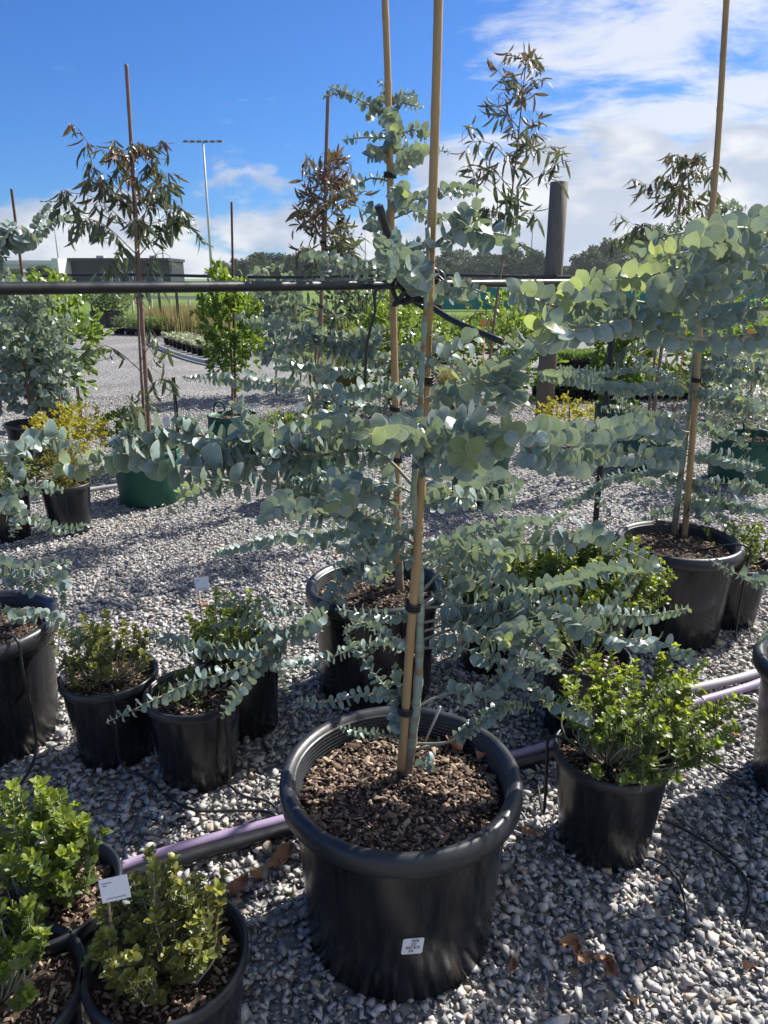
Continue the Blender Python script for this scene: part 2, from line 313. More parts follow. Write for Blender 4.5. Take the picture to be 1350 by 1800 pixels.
def field_mat():
    m, nt, b = new_mat('field_grass'); L = nt.links
    tc = nt.nodes.new('ShaderNodeTexCoord')
    n = nt.nodes.new('ShaderNodeTexNoise'); n.inputs['Scale'].default_value = .35; n.inputs['Detail'].default_value = 12; n.inputs['Roughness'].default_value = .7; L.new(tc.outputs['Object'], n.inputs['Vector'])
    r = ramp_node(nt, [(.32, (.075, .13, .03)), (.5, (.13, .20, .05)), (.62, (.19, .24, .07)), (.72, (.24, .22, .10))]); L.new(n.outputs[0], r.inputs[0]); L.new(r.outputs[0], b.inputs['Base Color'])
    b.inputs['Roughness'].default_value = .9; b.inputs['Specular IOR Level'].default_value = .1
    n2 = nt.nodes.new('ShaderNodeTexNoise'); n2.inputs['Scale'].default_value = 9; n2.inputs['Detail'].default_value = 8; L.new(tc.outputs['Object'], n2.inputs['Vector'])
    bp = nt.nodes.new('ShaderNodeBump'); bp.inputs['Strength'].default_value = 1; bp.inputs['Distance'].default_value = .15; L.new(n2.outputs[0], bp.inputs['Height']); L.new(bp.outputs[0], b.inputs['Normal']); return m

# ------------------------------------------------------------------ ground
tag(MB().add([(-2500, -60, -.012), (2500, -60, -.012), (2500, 4000, -.012), (-2500, 4000, -.012)], [(0, 1, 2, 3)]).build('ground', field_mat(), smooth=False), kind='structure')
yard = [(-14, -6), (16, -6), (16, 15.5), (6.5, 16), (4.2, 22), (-2.5, 23), (-4, 29), (-16, 29)]
tag(MB().add([(x, y, 0) for x, y in yard], [tuple(range(len(yard)))]).build('gravel_yard', gravel_sheet_mat(), smooth=False), kind='structure')
POTS = []          # footprints kept free of stones: (x, y, r)

# ------------------------------------------------------------------ pots
def mulch(root, c, R, z, n, size=.0115):
    """loose bark chips heaped a little on a soil bed"""
    P = []
    for k in range(4):
        w, t = rnd.uniform(.3, .55), rnd.uniform(.12, .25)
        P.append(Proto([(-.5, -w / 2, 0), (.5, -w * .35, .04), (.45, w * .4, 0), (-.42, w / 2, .05), (-.4, -w * .4, t), (.4, -w * .3, t * .8), (.36, w * .3, t), (-.35, w * .35, t * 1.1)],
                 [(0, 2, 1), (0, 3, 2), (4, 5, 6), (4, 6, 7), (0, 1, 5), (0, 5, 4), (1, 2, 6), (1, 6, 5), (2, 3, 7), (2, 7, 6), (3, 0, 4), (3, 4, 7)]))
    ms = []
    for i in range(n):
        r = R * math.sqrt(rnd.random()) * .985; a = rnd.random() * 6.283
        q = Matrix.Rotation(rnd.random() * 6.283, 3, 'Z') @ Matrix.Rotation(rnd.gauss(0, .38), 3, 'X') @ Matrix.Rotation(rnd.gauss(0, .38), 3, 'Y')
        s = size * rnd.lognormvariate(0, .38)
        ms.append(mat4((c.x + r * math.cos(a), c.y + r * math.sin(a), z + rnd.uniform(-.002, .006) + .012 * (1 - r / R) * rnd.random()), q.col[0], q.col[1], q.col[2], s))
    return join('bark_mulch', P, nr.integers(0, 4, n), ms, CHIP, root)
def big_pot(label, u, v, R=.262, H=.42, soil=.055, n=1400, group=None):
    c = gp(u, v, H); c.z = 0
    root = thing('large_pot', label, 'plant pot', c, group); POTS.append((c.x, c.y, R * .80))
    rb, rt = R * .80, R * .895
    MB().lathe([(0.001, .004), (rb - .01, .004), (rb, .014), (rb + (rt - rb) * .5, H * .5), (rt, H - .045)], c, 72).build('pot_wall', BLACKPOT, root)
    lip = [(rt - .002, H - .046), (R - .008, H - .050), (R - .001, H - .044), (R, H - .022), (R - .004, H - .007), (R - .013, H), (R - .024, H - .003), (R - .031, H - .012)]
    MB().lathe(lip, c, 96).build('rim', RIMPOT, root)
    inner = [(R - .031, H - .012)]; z = H - .014; r = R - .0335
    while z > H - soil - .02:
        inner += [(r, z), (r - .0018, z - .001), (r - .0018, z - .0055), (r - .0002, z - .0065)]; z -= .0085; r -= .0009
    MB().lathe(inner, c, 72).build('inner_wall', RIMPOT, root)
    rs = r + .002; zs = H - soil
    MB().lathe([(rs, zs - .006), (rs * .6, zs + .002), (.001, zs + .006)], c, 48).build('soil', SOIL, root)
    mulch(root, c, rs - .006, zs, n)
    return root, c, zs
def small_pot(label, u, v, R=.145, H=.285, soil=.035, n=500, group=None, name='small_pot'):
    c = gp(u, v, H); c.z = 0
    root = thing(name, label, 'plant pot', c, group); rb, rt = R * .78, R * .955; POTS.append((c.x, c.y, rb))
    MB().lathe([(0.001, .004), (rb - .006, .004), (rb, .012), (rb + (rt - rb) * .5, H * .5), (rt, H - .024)], c, 56).build('pot_wall', BLACKPOT, root)
    MB().lathe([(rt - .001, H - .025), (R - .001, H - .027), (R, H - .024), (R + .001, H - .004), (R - .002, H), (R - .007, H), (R - .010, H - .006)], c, 64).build('rim', RIMPOT, root)
    inner = [(R - .010, H - .006)]; z = H - .008; r = R - .012
    while z > H - soil - .012:
        inner += [(r, z), (r - .001, z - .0008), (r - .001, z - .004), (r, z - .005)]; z -= .0065; r -= .0006
    MB().lathe(inner, c, 56).build('inner_wall', RIMPOT, root)
    zs = H - soil
    MB().lathe([(r + .001, zs - .005), (.001, zs + .004)], c, 40).build('soil', SOIL, root)
    mulch(root, c, r - .004, zs, int(n * 1.4), .0105)
    return root, c, zs
def grow_bag(label, u, v, R=.20, H=.36, group='green woven grow bags', n=250):
    c = gp(u, v, H); c.z = 0
    root = thing('grow_bag', label, 'grow bag', c, group); POTS.append((c.x, c.y, R)); ph = rnd.random() * 6
    wob = lambda a, z: 1 + .025 * math.sin(3 * a + ph + z * 9) + .015 * math.sin(7 * a + ph * 2 - z * 14)
    MB().lathe([(.001, .003), (R * .93, .003), (R * .985, .02), (R * 1.02, H * .35), (R * 1.0, H * .75), (R * 1.01, H), (R * .985, H), (R * .965, H - .07)], c, 60, wob).build('bag_wall', GREENBAG, root)
    MB().lathe([(R * 1.013, H - .03), (R * 1.03, H - .026), (R * 1.03, H - .006), (R * 1.013, H - .002)], c, 60, wob).build('hem', GREENBAG, root)
    for a in (ph, ph + math.pi):
        t = Vector((-math.sin(a), math.cos(a), 0)); o = Vector((math.cos(a), math.sin(a), 0)) * R * .99 + c
        MB().tube(smooth_path([o - t * .06 + Vector((0, 0, H - .06)), o - t * .045 + Vector((0, 0, H + .05)), o + Vector((0, 0, H + .085)), o + t * .045 + Vector((0, 0, H + .05)), o + t * .06 + Vector((0, 0, H - .06))], .02), .009, 6).build('handle', GREENBAG, root)
    zs = H - .05
    MB().lathe([(R * .96, zs - .004), (.001, zs + .004)], c, 32).build('soil', SOIL, root)
    mulch(root, c, R * .93, zs, n, .02)
    return root, c, zs

# ------------------------------------------------------------------ leaf shapes
def euc_leaf_proto(w=.98, point=0.0, cup=.10, fold=.12, wave=.03, seed=0):
    n = 12; V = [(.5, 0, 0)]; rim = [0.0]; rr = random.Random(seed); jit = [1 + rr.gauss(0, .035) for i in range(n)]
    for sc, rm in ((.92, 0.0), (1.0, 1.0)):
        for i in range(n):
            a = 2 * math.pi * (i + .5) / n
            x = math.cos(a) * .5 * jit[i]; y = math.sin(a) * .5 * w * jit[i]
            if x > 0: x *= 1 + point * (math.cos(a) ** 6); y *= 1 - point * .5 * max(0, math.cos(a))
            X = .5 + x * sc; Y = y * sc
            V.append((X, Y, fold * abs(Y) - cup * (X - .3) ** 2 + wave * math.sin(a * 3 + seed))); rim.append(rm)
    T = [(0, 1 + i, 1 + (i + 1) % n) for i in range(n)]
    for i in range(n):
        a, b, c, d = 1 + i, 1 + (i + 1) % n, 1 + n + (i + 1) % n, 1 + n + i
        T += [(a, d, c), (a, c, b)]
    return Proto(V, T, rim)
EUCP = [euc_leaf_proto(1.02, .05, .15, .20, .03, 1), euc_leaf_proto(.90, .18, .35, .10, .04, 2), euc_leaf_proto(1.06, .0, -.15, .28, .03, 3), euc_leaf_proto(.96, .12, .5, -.08, .04, 4)]
def oval_proto(w, fold, curl):
    xs = [(0, 0), (.22, .72), (.5, 1), (.78, .82), (1, 0)]; V = []; rim = []
    for x, k in xs:
        zz = -curl * x * x
        for s in (-1, 0, 1):
            V.append((x, s * k * w / 2, zz + abs(s) * k * fold)); rim.append(abs(s) * .8)
    T = []
    for i in range(4):
        for j in range(2):
            a = i * 3 + j; b = a + 1; c = a + 4; d = a + 3
            T += [(a, d, c), (a, c, b)]
    return Proto(V, T, rim)
BOXP = [oval_proto(.62, .10, .12), oval_proto(.70, .06, .25), oval_proto(.58, .15, -.05)]
GUMP = [oval_proto(.19, .03, .25), oval_proto(.24, .05, .45), oval_proto(.15, .02, .6)]
LUSHP = [oval_proto(.42, .07, .2), oval_proto(.48, .05, .35)]
def proto_mesh(name, p, mat, tint): return mesh_np(name, p.V, p.T, mat, {'rim': p.rim, 'tint': np.full(len(p.V), tint)}, True)
PM = {}
def leaf_objects(root, recs, protos, mat, limit=300, minpx=7):
    """recs: (matrix4 world, tint, parent part). Largest in view become single leaves, the rest one mesh."""
    sc = []
    for i, (m, tint, par) in enumerate(recs):
        p = Vector((m[0][3] + m[0][0] * .5, m[1][3] + m[1][0] * .5, m[2][3] + m[2][0] * .5)); u, v, z = project(p)
        s = math.sqrt(m[0][0] ** 2 + m[1][0] ** 2 + m[2][0] ** 2) * FPX / z
        sc.append(s if (-20 < u < 1370 and -20 < v < 1820) else s * .001)
    order = sorted(range(len(recs)), key=lambda i: -sc[i]); single = [i for i in order[:limit] if sc[i] > minpx]; ss = set(single)
    for i in single:
        m, tint, par = recs[i]; k = i % len(protos); tq = round(tint * 4) / 4; key = (id(protos), k, mat.name, tq)
        if key not in PM: PM[key] = proto_mesh('leaf', protos[k], mat, tq)
        o = bpy.data.objects.new('leaf', PM[key]); COL.objects.link(o); o.parent = par or root
        M4 = Matrix(m); w = WLOC[root.name]; M4.translation -= w; o.matrix_local = M4
    rest = [i for i in range(len(recs)) if i not in ss]
    if rest: join('leaves', protos, [i % len(protos) for i in rest], [recs[i][0] for i in rest], mat, root, [recs[i][1] for i in rest], True)

# ------------------------------------------------------------------ eucalyptus with round blue leaves
def euc_branch(root, path, Lmax, sp, recs, r0=.0035, start=.10, tip=.35, young_lit=.0, part=None, rr=None):
    rr = rr or rnd
    b = MB().tube(path[::2] + ([path[-1]] if len(path) % 2 == 0 else []), (r0, r0 * .3), 6)
    bo = b.build('branch' if part is None else 'twig', EUCSTEM, part or root)
    F = frames(path); cum = [0]
    for i in range(1, len(path)): cum.append(cum[-1] + (path[i] - path[i - 1]).length)
    twist = rr.choice((-1, 1)) * rr.uniform(.35, .85); tot = cum[-1]; s = start * tot; k = 0; a0 = rr.random() * 3.14; i = 0; nodes = []
    while s < tot:
        f = s / tot; prof = min(1, tip + (1 - tip) * (1 - f) / .24) * (.78 + .22 * min(1, f / .2))
        while i < len(cum) - 2 and cum[i + 1] < s: i += 1
        p = path[i].lerp(path[i + 1], (s - cum[i]) / max(1e-9, cum[i + 1] - cum[i])); t, n, bb = F[i]
        a = a0 + (k % 2) * math.pi / 2 + rr.gauss(0, .16); L = Lmax * .86 * prof * rr.uniform(.86, 1.1); nodes.append((p, t))
        for sd in (0, math.pi):
            if rr.random() < .08: continue
            rad = n * math.cos(a + sd) + bb * math.sin(a + sd)
            x = (rad + t * rr.uniform(-.05, .5) + Vector((0, 0, -.10))).normalized()
            z = t - x * t.dot(x); z = (z.normalized() + Vector((rr.gauss(0, .19), rr.gauss(0, .19), rr.gauss(0, .19)))); z = (z - x * z.dot(x)).normalized()
            y = z.cross(x); tw_ = twist + rr.gauss(0, .22); z, y = z * math.cos(tw_) + y * math.sin(tw_), y * math.cos(tw_) - z * math.sin(tw_); yg = max(0, (f - .78) / .22) * max(0, young_lit - .25) * 1.2 if rr.random() < .8 else 0  # yellow on the last leaves stands in for sun glowing through the tips
            Ll = L * rr.uniform(.8, 1.12)
            recs.append((mat4(p + rad * r0 * .4, x, y, z, (Ll, Ll, Ll)), min(1, yg), bo))
        s += sp * .74 * (.45 + .55 * prof) * rr.uniform(.85, 1.15); k += 1
    return bo, nodes
def px_path(pts, Y0, d0, d1, step=.012):
    n = len(pts) - 1; out = []
    for i, p in enumerate(pts):
        d = p[2] if len(p) > 2 else d0 + (d1 - d0) * i / n
        out.append(at(p[0], p[1], Y0 + d) + (Vector((rnd.gauss(0, .007), rnd.gauss(0, .02), rnd.gauss(0, .006))) if i else Vector((0, 0, 0))))
    return smooth_path(out, step)
def euc_tree(label, base, trunk_pts, Y0, branches, r=(.016, .004), group=None, limit=300, bark=BARKE):
    root = thing('eucalyptus_sapling', label, 'tree', base, group); recs = []
    tp = smooth_path([base + Vector((0, 0, -.01))] + trunk_pts, .02)
    MB().tube(tp, [r[0] + (r[1] - r[0]) * (i / (len(tp) - 1)) ** .8 + .0012 * math.sin(i * 1.7) + (.004 * max(0, 1 - i / 4)) for i in range(len(tp))], 12).build('trunk', bark, root)
    for br in branches:
        pts, d0, d1, Lm, sp = br[:5]; o = br[5] if len(br) > 5 else {}; Lm *= max(.74, 1 + .8 * min(0, d1))
        path = px_path(pts, Y0, d0, d1)
        bo, nodes = euc_branch(root, path, Lm, sp, recs, o.get('r', .0032), o.get('s', .10), o.get('tip', .38), o.get('y', .35))
        for k in range(o.get('tw', 0)):
            p, t = nodes[int(len(nodes) * rnd.uniform(.15, .8))]
            dr = (t * .6 + Vector((rnd.gauss(0, .8), rnd.gauss(0, .8), rnd.gauss(.1, .6)))).normalized(); ln = rnd.uniform(.07, .16)
            pa = smooth_path([p, p + dr * ln * .5 + Vector((0, 0, .005)), p + dr * ln + Vector((0, 0, -.01))], .012)
            euc_branch(root, pa, Lm * .62, sp * .75, recs, .0018, .12, .4, .5, bo)
    leaf_objects(root, recs, EUCP, EUC, limit)
    return root

def bamboo(label, path, r, mat=BAMBOO, ties=(), node=.17, group=None, name='bamboo_stake', cat='stake'):
    root = thing(name, label, cat, path[0], group)
    pp = smooth_path(path, .012); cum = 0; rad = []; nx = node * rnd.uniform(.5, 1)
    for i, p in enumerate(pp):
        if i: cum += (p - pp[i - 1]).length
        d = abs(((cum + nx) % node) - node / 2); rad.append(r * (1 - .22 * i / len(pp)) * (1 + .13 * math.exp(-(d / .006) ** 2)))
    MB().tube(pp, rad, 12).build('cane', mat, root)
    for i in ties:
        k = int(len(pp) * i); k = min(max(k, 1), len(pp) - 2); t = (pp[k + 1] - pp[k - 1]).normalized()
        b = MB()
        for q in (-.006, 0, .006):
            n = t.orthogonal().normalized(); bb = t.cross(n); rr = r * 1.25 + .002
            b.tube([pp[k] + t * (q + .002 * math.sin(a)) + (n * math.cos(a) + bb * math.sin(a)) * rr for a in [j * 6.2832 / 14 for j in range(15)]], .0028, 5)
        b.build('tie', RUBBER, root)
    return root

# ---- the pots with blue eucalyptus
P1, c1, z1 = big_pot('large black pot with white sticker reading 50CM EUC BABY BLUE 3/26', 705, 1352, .262, .42, .062, 3400)
P2, c2, z2 = big_pot('large black pot standing directly behind the pot with the white sticker', 660, 1022, .245, .42, .05, 1000)
P3, c3, z3 = big_pot('large black pot holding an eucalyptus, beside two bushy box shrubs', 1193, 946, .25, .42, .05, 900)
P4, c4, z4 = big_pot('large black pot with mottled side next to small pot of bronze box', -48, 1090, .25, .42, .05, 900)
P5, c5, z5 = big_pot('large black pot standing over the end of the lilac and black pipes', 1502, 1165, .25, .42, .05, 700)

# sticker on the main pot
def sticker():
    H = .42; R = .262; rb, rt = R * .80, R * .895
    cen = at(726, 1662, 1.2); c = c1
    # wall radius at height
    def wall(z): return rb + (rt - rb) * min(1, z / (H - .045))
    z0 = None; best = 9
    for k in range(5, 200):
        z = k * .002
        for j in range(-60, 61):
            a = -math.pi / 2 + j * .01; p = c + Vector((wall(z) * math.cos(a), wall(z) * math.sin(a), z)); u, v, _ = project(p); d = abs(u - 726) + abs(v - 1663)
            if d < best: best = d; z0 = z; a0 = a
    def mp(x, y, off):
        z = z0 + y; r = wall(z) + off; a = a0 + x / wall(z); return c + Vector((r * math.cos(a), r * math.sin(a), z))
    w, h, sk, cr = .042, .042, .10, .004
    out = []
    for cx, cy, a1 in ((w / 2 - cr, h / 2 - cr, 0), (-w / 2 + cr, h / 2 - cr, 90), (-w / 2 + cr, -h / 2 + cr, 180), (w / 2 - cr, -h / 2 + cr, 270)):
        for q in range(5):
            a = math.radians(a1 + q * 22.5); out.append((cx + cr * math.cos(a), cy + cr * math.sin(a)))
    out = [(x + y * sk, y) for x, y in out]; b = MB(); n = len(out)
    ring2 = [(x * .5, y * .5) for x, y in out]
    b.add([mp(x, y, .0012) for x, y in out] + [mp(x, y, .0012) for x, y in ring2] + [mp(0, 0, .0012)] + [mp(x, y, .0002) for x, y in out],
          [(i, (i + 1) % n, n + (i + 1) % n, n + i) for i in range(n)] + [(n + i, n + (i + 1) % n, 2 * n) for i in range(n)] + [(i, 2 * n + 1 + i, 2 * n + 1 + (i + 1) % n, (i + 1) % n) for i in range(n)])
    st = b.build('sticker', WHITE, P1, smooth=False); st['label'] = 'white square sticker with printed plant name'
    for txt, y, x, s in (('50CM', .0125, .004, .0085), ('EUC', .0035, .002, .0085), ('BABY BLUE', -.0055, .0005, .0085), ('3/26', -.0145, -.003, .0085)):
        cu = bpy.data.curves.new('t', 'FONT'); cu.body = txt; cu.size = s * 1.12; cu.align_x = 'CENTER'; cu.space_character = .95; cu.offset = .00012
        o = bpy.data.objects.new('t', cu); COL.objects.link(o); bpy.context.view_layer.update()
        me = bpy.data.meshes.new_from_object(o.evaluated_get(bpy.context.evaluated_depsgraph_get())); bpy.data.objects.remove(o); bpy.data.curves.remove(cu)
        for vv in me.vertices: vv.co = mp(vv.co.x * .62 + x + .08 * (vv.co.y + y), vv.co.y + y, .0018) - WLOC[P1.name]
        me.materials.append(INK); t = link_mesh('lettering', me, st)
sticker()

# ---- tree 1 (in the stickered pot)
Y1 = gp(712, 1362, z1).y
b1 = gp(712, 1362, z1)
E = lambda pts, d0, d1, L, gap_, **o: (pts, d0, d1, L, gap_, o)
br1 = [
 E(((724, 1287), (690, 1284), (640, 1279), (602, 1273)), 0, .0, .020, .011),
 E(((728, 1240), (660, 1228), (590, 1228), (517, 1232)), 0, .0, .026, .013, s=.25),
 E(((716, 1300), (699, 1270), (696, 1225), (693, 1172)), .0, .0, .034, .011, y=.8),
 E(((722, 1290), (690, 1228), (650, 1180), (604, 1115)), .0, .06, .030, .012, y=.6),
 E(((735, 1130), (690, 1118), (645, 1105), (603, 1102)), 0, .03, .027, .014, s=.15),
 E(((736, 1083), (690, 1073), (650, 1072), (597, 1080)), 0, .03, .030, .013, s=.12),
 E(((733, 1155), (680, 1140), (620, 1143), (560, 1150), (478, 1165)), 0, .12, .030, .015),
 E(((738, 1240), (790, 1218), (850, 1210), (900, 1203), (950, 1212), (1000, 1246), (1052, 1280)), 0, -.05, .044, .018, s=.16, tw=2),
 E(((728, 1308), (790, 1292), (850, 1268), (900, 1242), (938, 1234)), 0, -.03, .030, .011, s=.35, y=.8),
 E(((728, 1318), (790, 1305), (840, 1290), (905, 1238)), 0, -.06, .027, .011, s=.40, y=.8),
 E(((742, 1140), (800, 1128), (860, 1150), (905, 1182), (935, 1215)), 0, -.10, .044, .017),
 E(((742, 1095), (800, 1092), (860, 1118), (920, 1150), (972, 1186)), 0, -.06, .042, .016, tw=1),
 E(((742, 1062), (780, 1020), (830, 1022), (880, 1048), (940, 1070)), .02, .12, .044, .017, tw=1),
 E(((742, 1040), (800, 995), (880, 1012), (960, 1020), (1050, 1015), (1130, 1003), (1170, 1000)), .02, .22, .042, .018, tw=2),
 E(((742, 1068), (830, 1070), (900, 1072), (980, 1062), (1050, 1052), (1128, 1022)), .02, .15, .044, .019),
 E(((742, 1110), (860, 1085), (960, 1092), (1050, 1080), (1120, 1072), (1205, 1056)), .0, .10, .040, .016, y=.6),
 E(((742, 1125), (860, 1095), (955, 1085), (1020, 1102), (1090, 1118), (1160, 1138), (1250, 1172)), .0, .05, .045, .019),
 E(((930, 1078), (918, 1100), (902, 1116), (884, 1124)), .05, -.12, .040, .011, y=.9, tip=.7, s=.02),
 E(((945, 1082), (960, 1105), (970, 1125), (976, 1146)), .05, -.10, .038, .010, y=.9, tip=.7, s=.02),
 E(((893, 1150), (930, 1152), (960, 1170), (975, 1186)), -.04, -.14, .038, .013, y=.5),
 E(((738, 985), (800, 975), (900, 958), (985, 955), (1040, 945), (1085, 960), (1128, 978), (1165, 1000)), .0, .05, .050, .021, tw=1),
 E(((738, 975), (830, 950), (900, 925), (960, 918), (1010, 903)), .02, .2, .034, .016),
 E(((905, 922), (898, 945), (890, 962), (884, 984)), .05, -.10, .042, .011, y=.95, tip=.75, s=.02),
 E(((736, 1000), (780, 970), (840, 965), (910, 975), (960, 960)), .05, .3, .036, .016),
 # left mass
 E(((726, 935), (640, 905), (560, 866), (490, 846), (420, 852), (350, 848), (302, 868)), .0, -.22, .060, .024, r=.005, y=.7, tw=2),
 E(((736, 800), (650, 772), (560, 770), (490, 775), (415, 782), (360, 778)), .0, -.05, .048, .022, r=.004, tw=1),
 E(((733, 860), (660, 812), (560, 810), (440, 812), (330, 800), (230, 800), (160, 808), (104, 822)), .0, -.12, .062, .019, r=.004, y=.8, tw=2, tip=.6),
 E(((560, 800), (470, 790), (380, 768), (300, 762), (240, 770), (190, 778)), -.05, -.08, .052, .018, s=.05, tip=.6),
 E(((470, 800), (380, 790), (340, 752), (312, 728)), -.08, -.02, .038, .014, s=.05),
 E(((480, 790), (440, 760), (425, 730), (412, 700)), -.05, -.10, .036, .012, s=.05),
 E(((690, 880), (640, 860), (605, 850), (590, 868), (612, 892)), -.02, -.28, .052, .013, y=.8, tip=.7),
 E(((640, 880), (560, 900), (500, 895), (452, 915)), -.03, -.25, .046, .016),
 E(((728, 940), (640, 925), (560, 938), (480, 945), (430, 962), (376, 968)), .05, .25, .036, .017, tw=1),
 E(((730, 870), (680, 840), (640, 850), (570, 870)), .05, .10, .036, .015, tw=1),
 E(((736, 745), (680, 752), (630, 755), (590, 760), (556, 742)), -.02, -.24, .052, .017, y=.8, tw=2),
 E(((560, 770), (500, 800), (470, 815), (450, 812)), -.05, -.15, .042, .014, y=.7),
 E(((738, 760), (770, 745), (820, 748), (872, 764)), -.04, -.25, .056, .017, y=.5, tip=.7, tw=1),
 E(((738, 830), (770, 815), (800, 805), (824, 796)), -.02, -.35, .060, .016, y=.95, tip=.85, s=.05),
 E(((738, 840), (800, 800), (860, 785), (898, 766)), -.02, -.33, .060, .016, y=.9, tip=.85, s=.1),
 E(((738, 790), (720, 770), (690, 762), (655, 756)), -.05, -.32, .054, .017, y=.8, tip=.8, s=.05),
 E(((735, 880), (780, 868), (830, 862), (880, 845), (920, 848)), .0, .15, .040, .016, tw=1),
 E(((735, 895), (790, 875), (850, 872), (905, 868)), .0, -.08, .036, .014),
 E(((733, 990), (700, 975), (660, 960), (625, 985)), -.02, -.10, .042, .016, tw=1),
 E(((733, 960), (700, 950), (670, 935), (640, 960), (600, 985)), .0, .02, .046, .017, tw=2),
 E(((733, 1010), (700, 1000), (670, 1005), (640, 1020)), .0, -.08, .040, .016, y=.6),
 # upper part
 E(((746, 520), (738, 470), (712, 428), (690, 424), (664, 440)), .0, -.12, .044, .015, tw=1),
 E(((748, 500), (735, 485), (720, 468), (735, 445)), .0, -.15, .046, .013, tip=.7),
 E(((752, 440), (790, 402), (840, 398), (890, 420), (912, 438)), .0, -.05, .048, .018, tw=1),
 E(((750, 540), (790, 512), (820, 508), (858, 522)), .0, -.03, .034, .016),
 E(((744, 650), (790, 630), (830, 608), (842, 590)), .0, -.08, .036, .022),
 E(((745, 560), (790, 580), (815, 600), (808, 545)), .0, .05, .040, .015, tw=1),
 E(((742, 700), (800, 690), (850, 665), (905, 640)), .0, .10, .042, .015, tw=2),
 E(((742, 690), (790, 700), (840, 725), (900, 715)), .0, .12, .040, .015, tw=1),
 E(((750, 460), (770, 470), (800, 455), (835, 460)), .0, .2, .036, .015, tw=1),
 E(((744, 620), (700, 600), (650, 590), (600, 610)), .05, .3, .036, .015, tw=1),
 E(((742, 700), (700, 690), (660, 680), (600, 700)), .05, .2, .034, .015, tw=1),
 E(((722, 1340), (736, 1338), (746, 1336)), -.03, -.05, .034, .008, y=.2, tip=.9, s=.3),
]
DROP1 = (((745, 560), (790, 580), (815, 600), (808, 545)), ((744, 620), (700, 600), (650, 590), (600, 610)), ((742, 690), (790, 700), (840, 725), (900, 715)), ((750, 460), (770, 470), (800, 455), (835, 460)), ((733, 1010), (700, 1000), (670, 1005), (640, 1020)))
tp1 = [at(u, v, Y1 - .006) for u, v in ((724, 1300), (735, 1200), (738, 1100), (738, 1010), (733, 940), (727, 870), (731, 810), (738, 740), (742, 640), (748, 540), (752, 450), (752, 400))]
br1 = [x for x in br1 if x[0] not in DROP1]
br1 = [(p, a, b, L * (.76 if p[0][1] > 915 else .91), g * (.80 if p[0][1] > 915 else 1), dict(o, tw=0) if p[0][1] > 970 else o) for p, a, b, L, g, o in br1]
tree1 = euc_tree('tall blue-leaved eucalyptus with rust-banded trunk growing from stickered pot', b1, tp1, Y1, br1, (.0128, .004))
bamboo('thick tan bamboo stake tied to the rust-banded eucalyptus trunk', [at(705, 1352, Y1 - .012), at(716, 1200, Y1 - .012), at(723, 1100, Y1 - .012), at(734, 960, Y1 - .012), at(746, 740, Y1 + .02), at(756, 480, Y1 + .01), at(767, 150, Y1 - .005), at(772, -60, Y1 - .005)], .0100, ties=(.10, .265, .56))

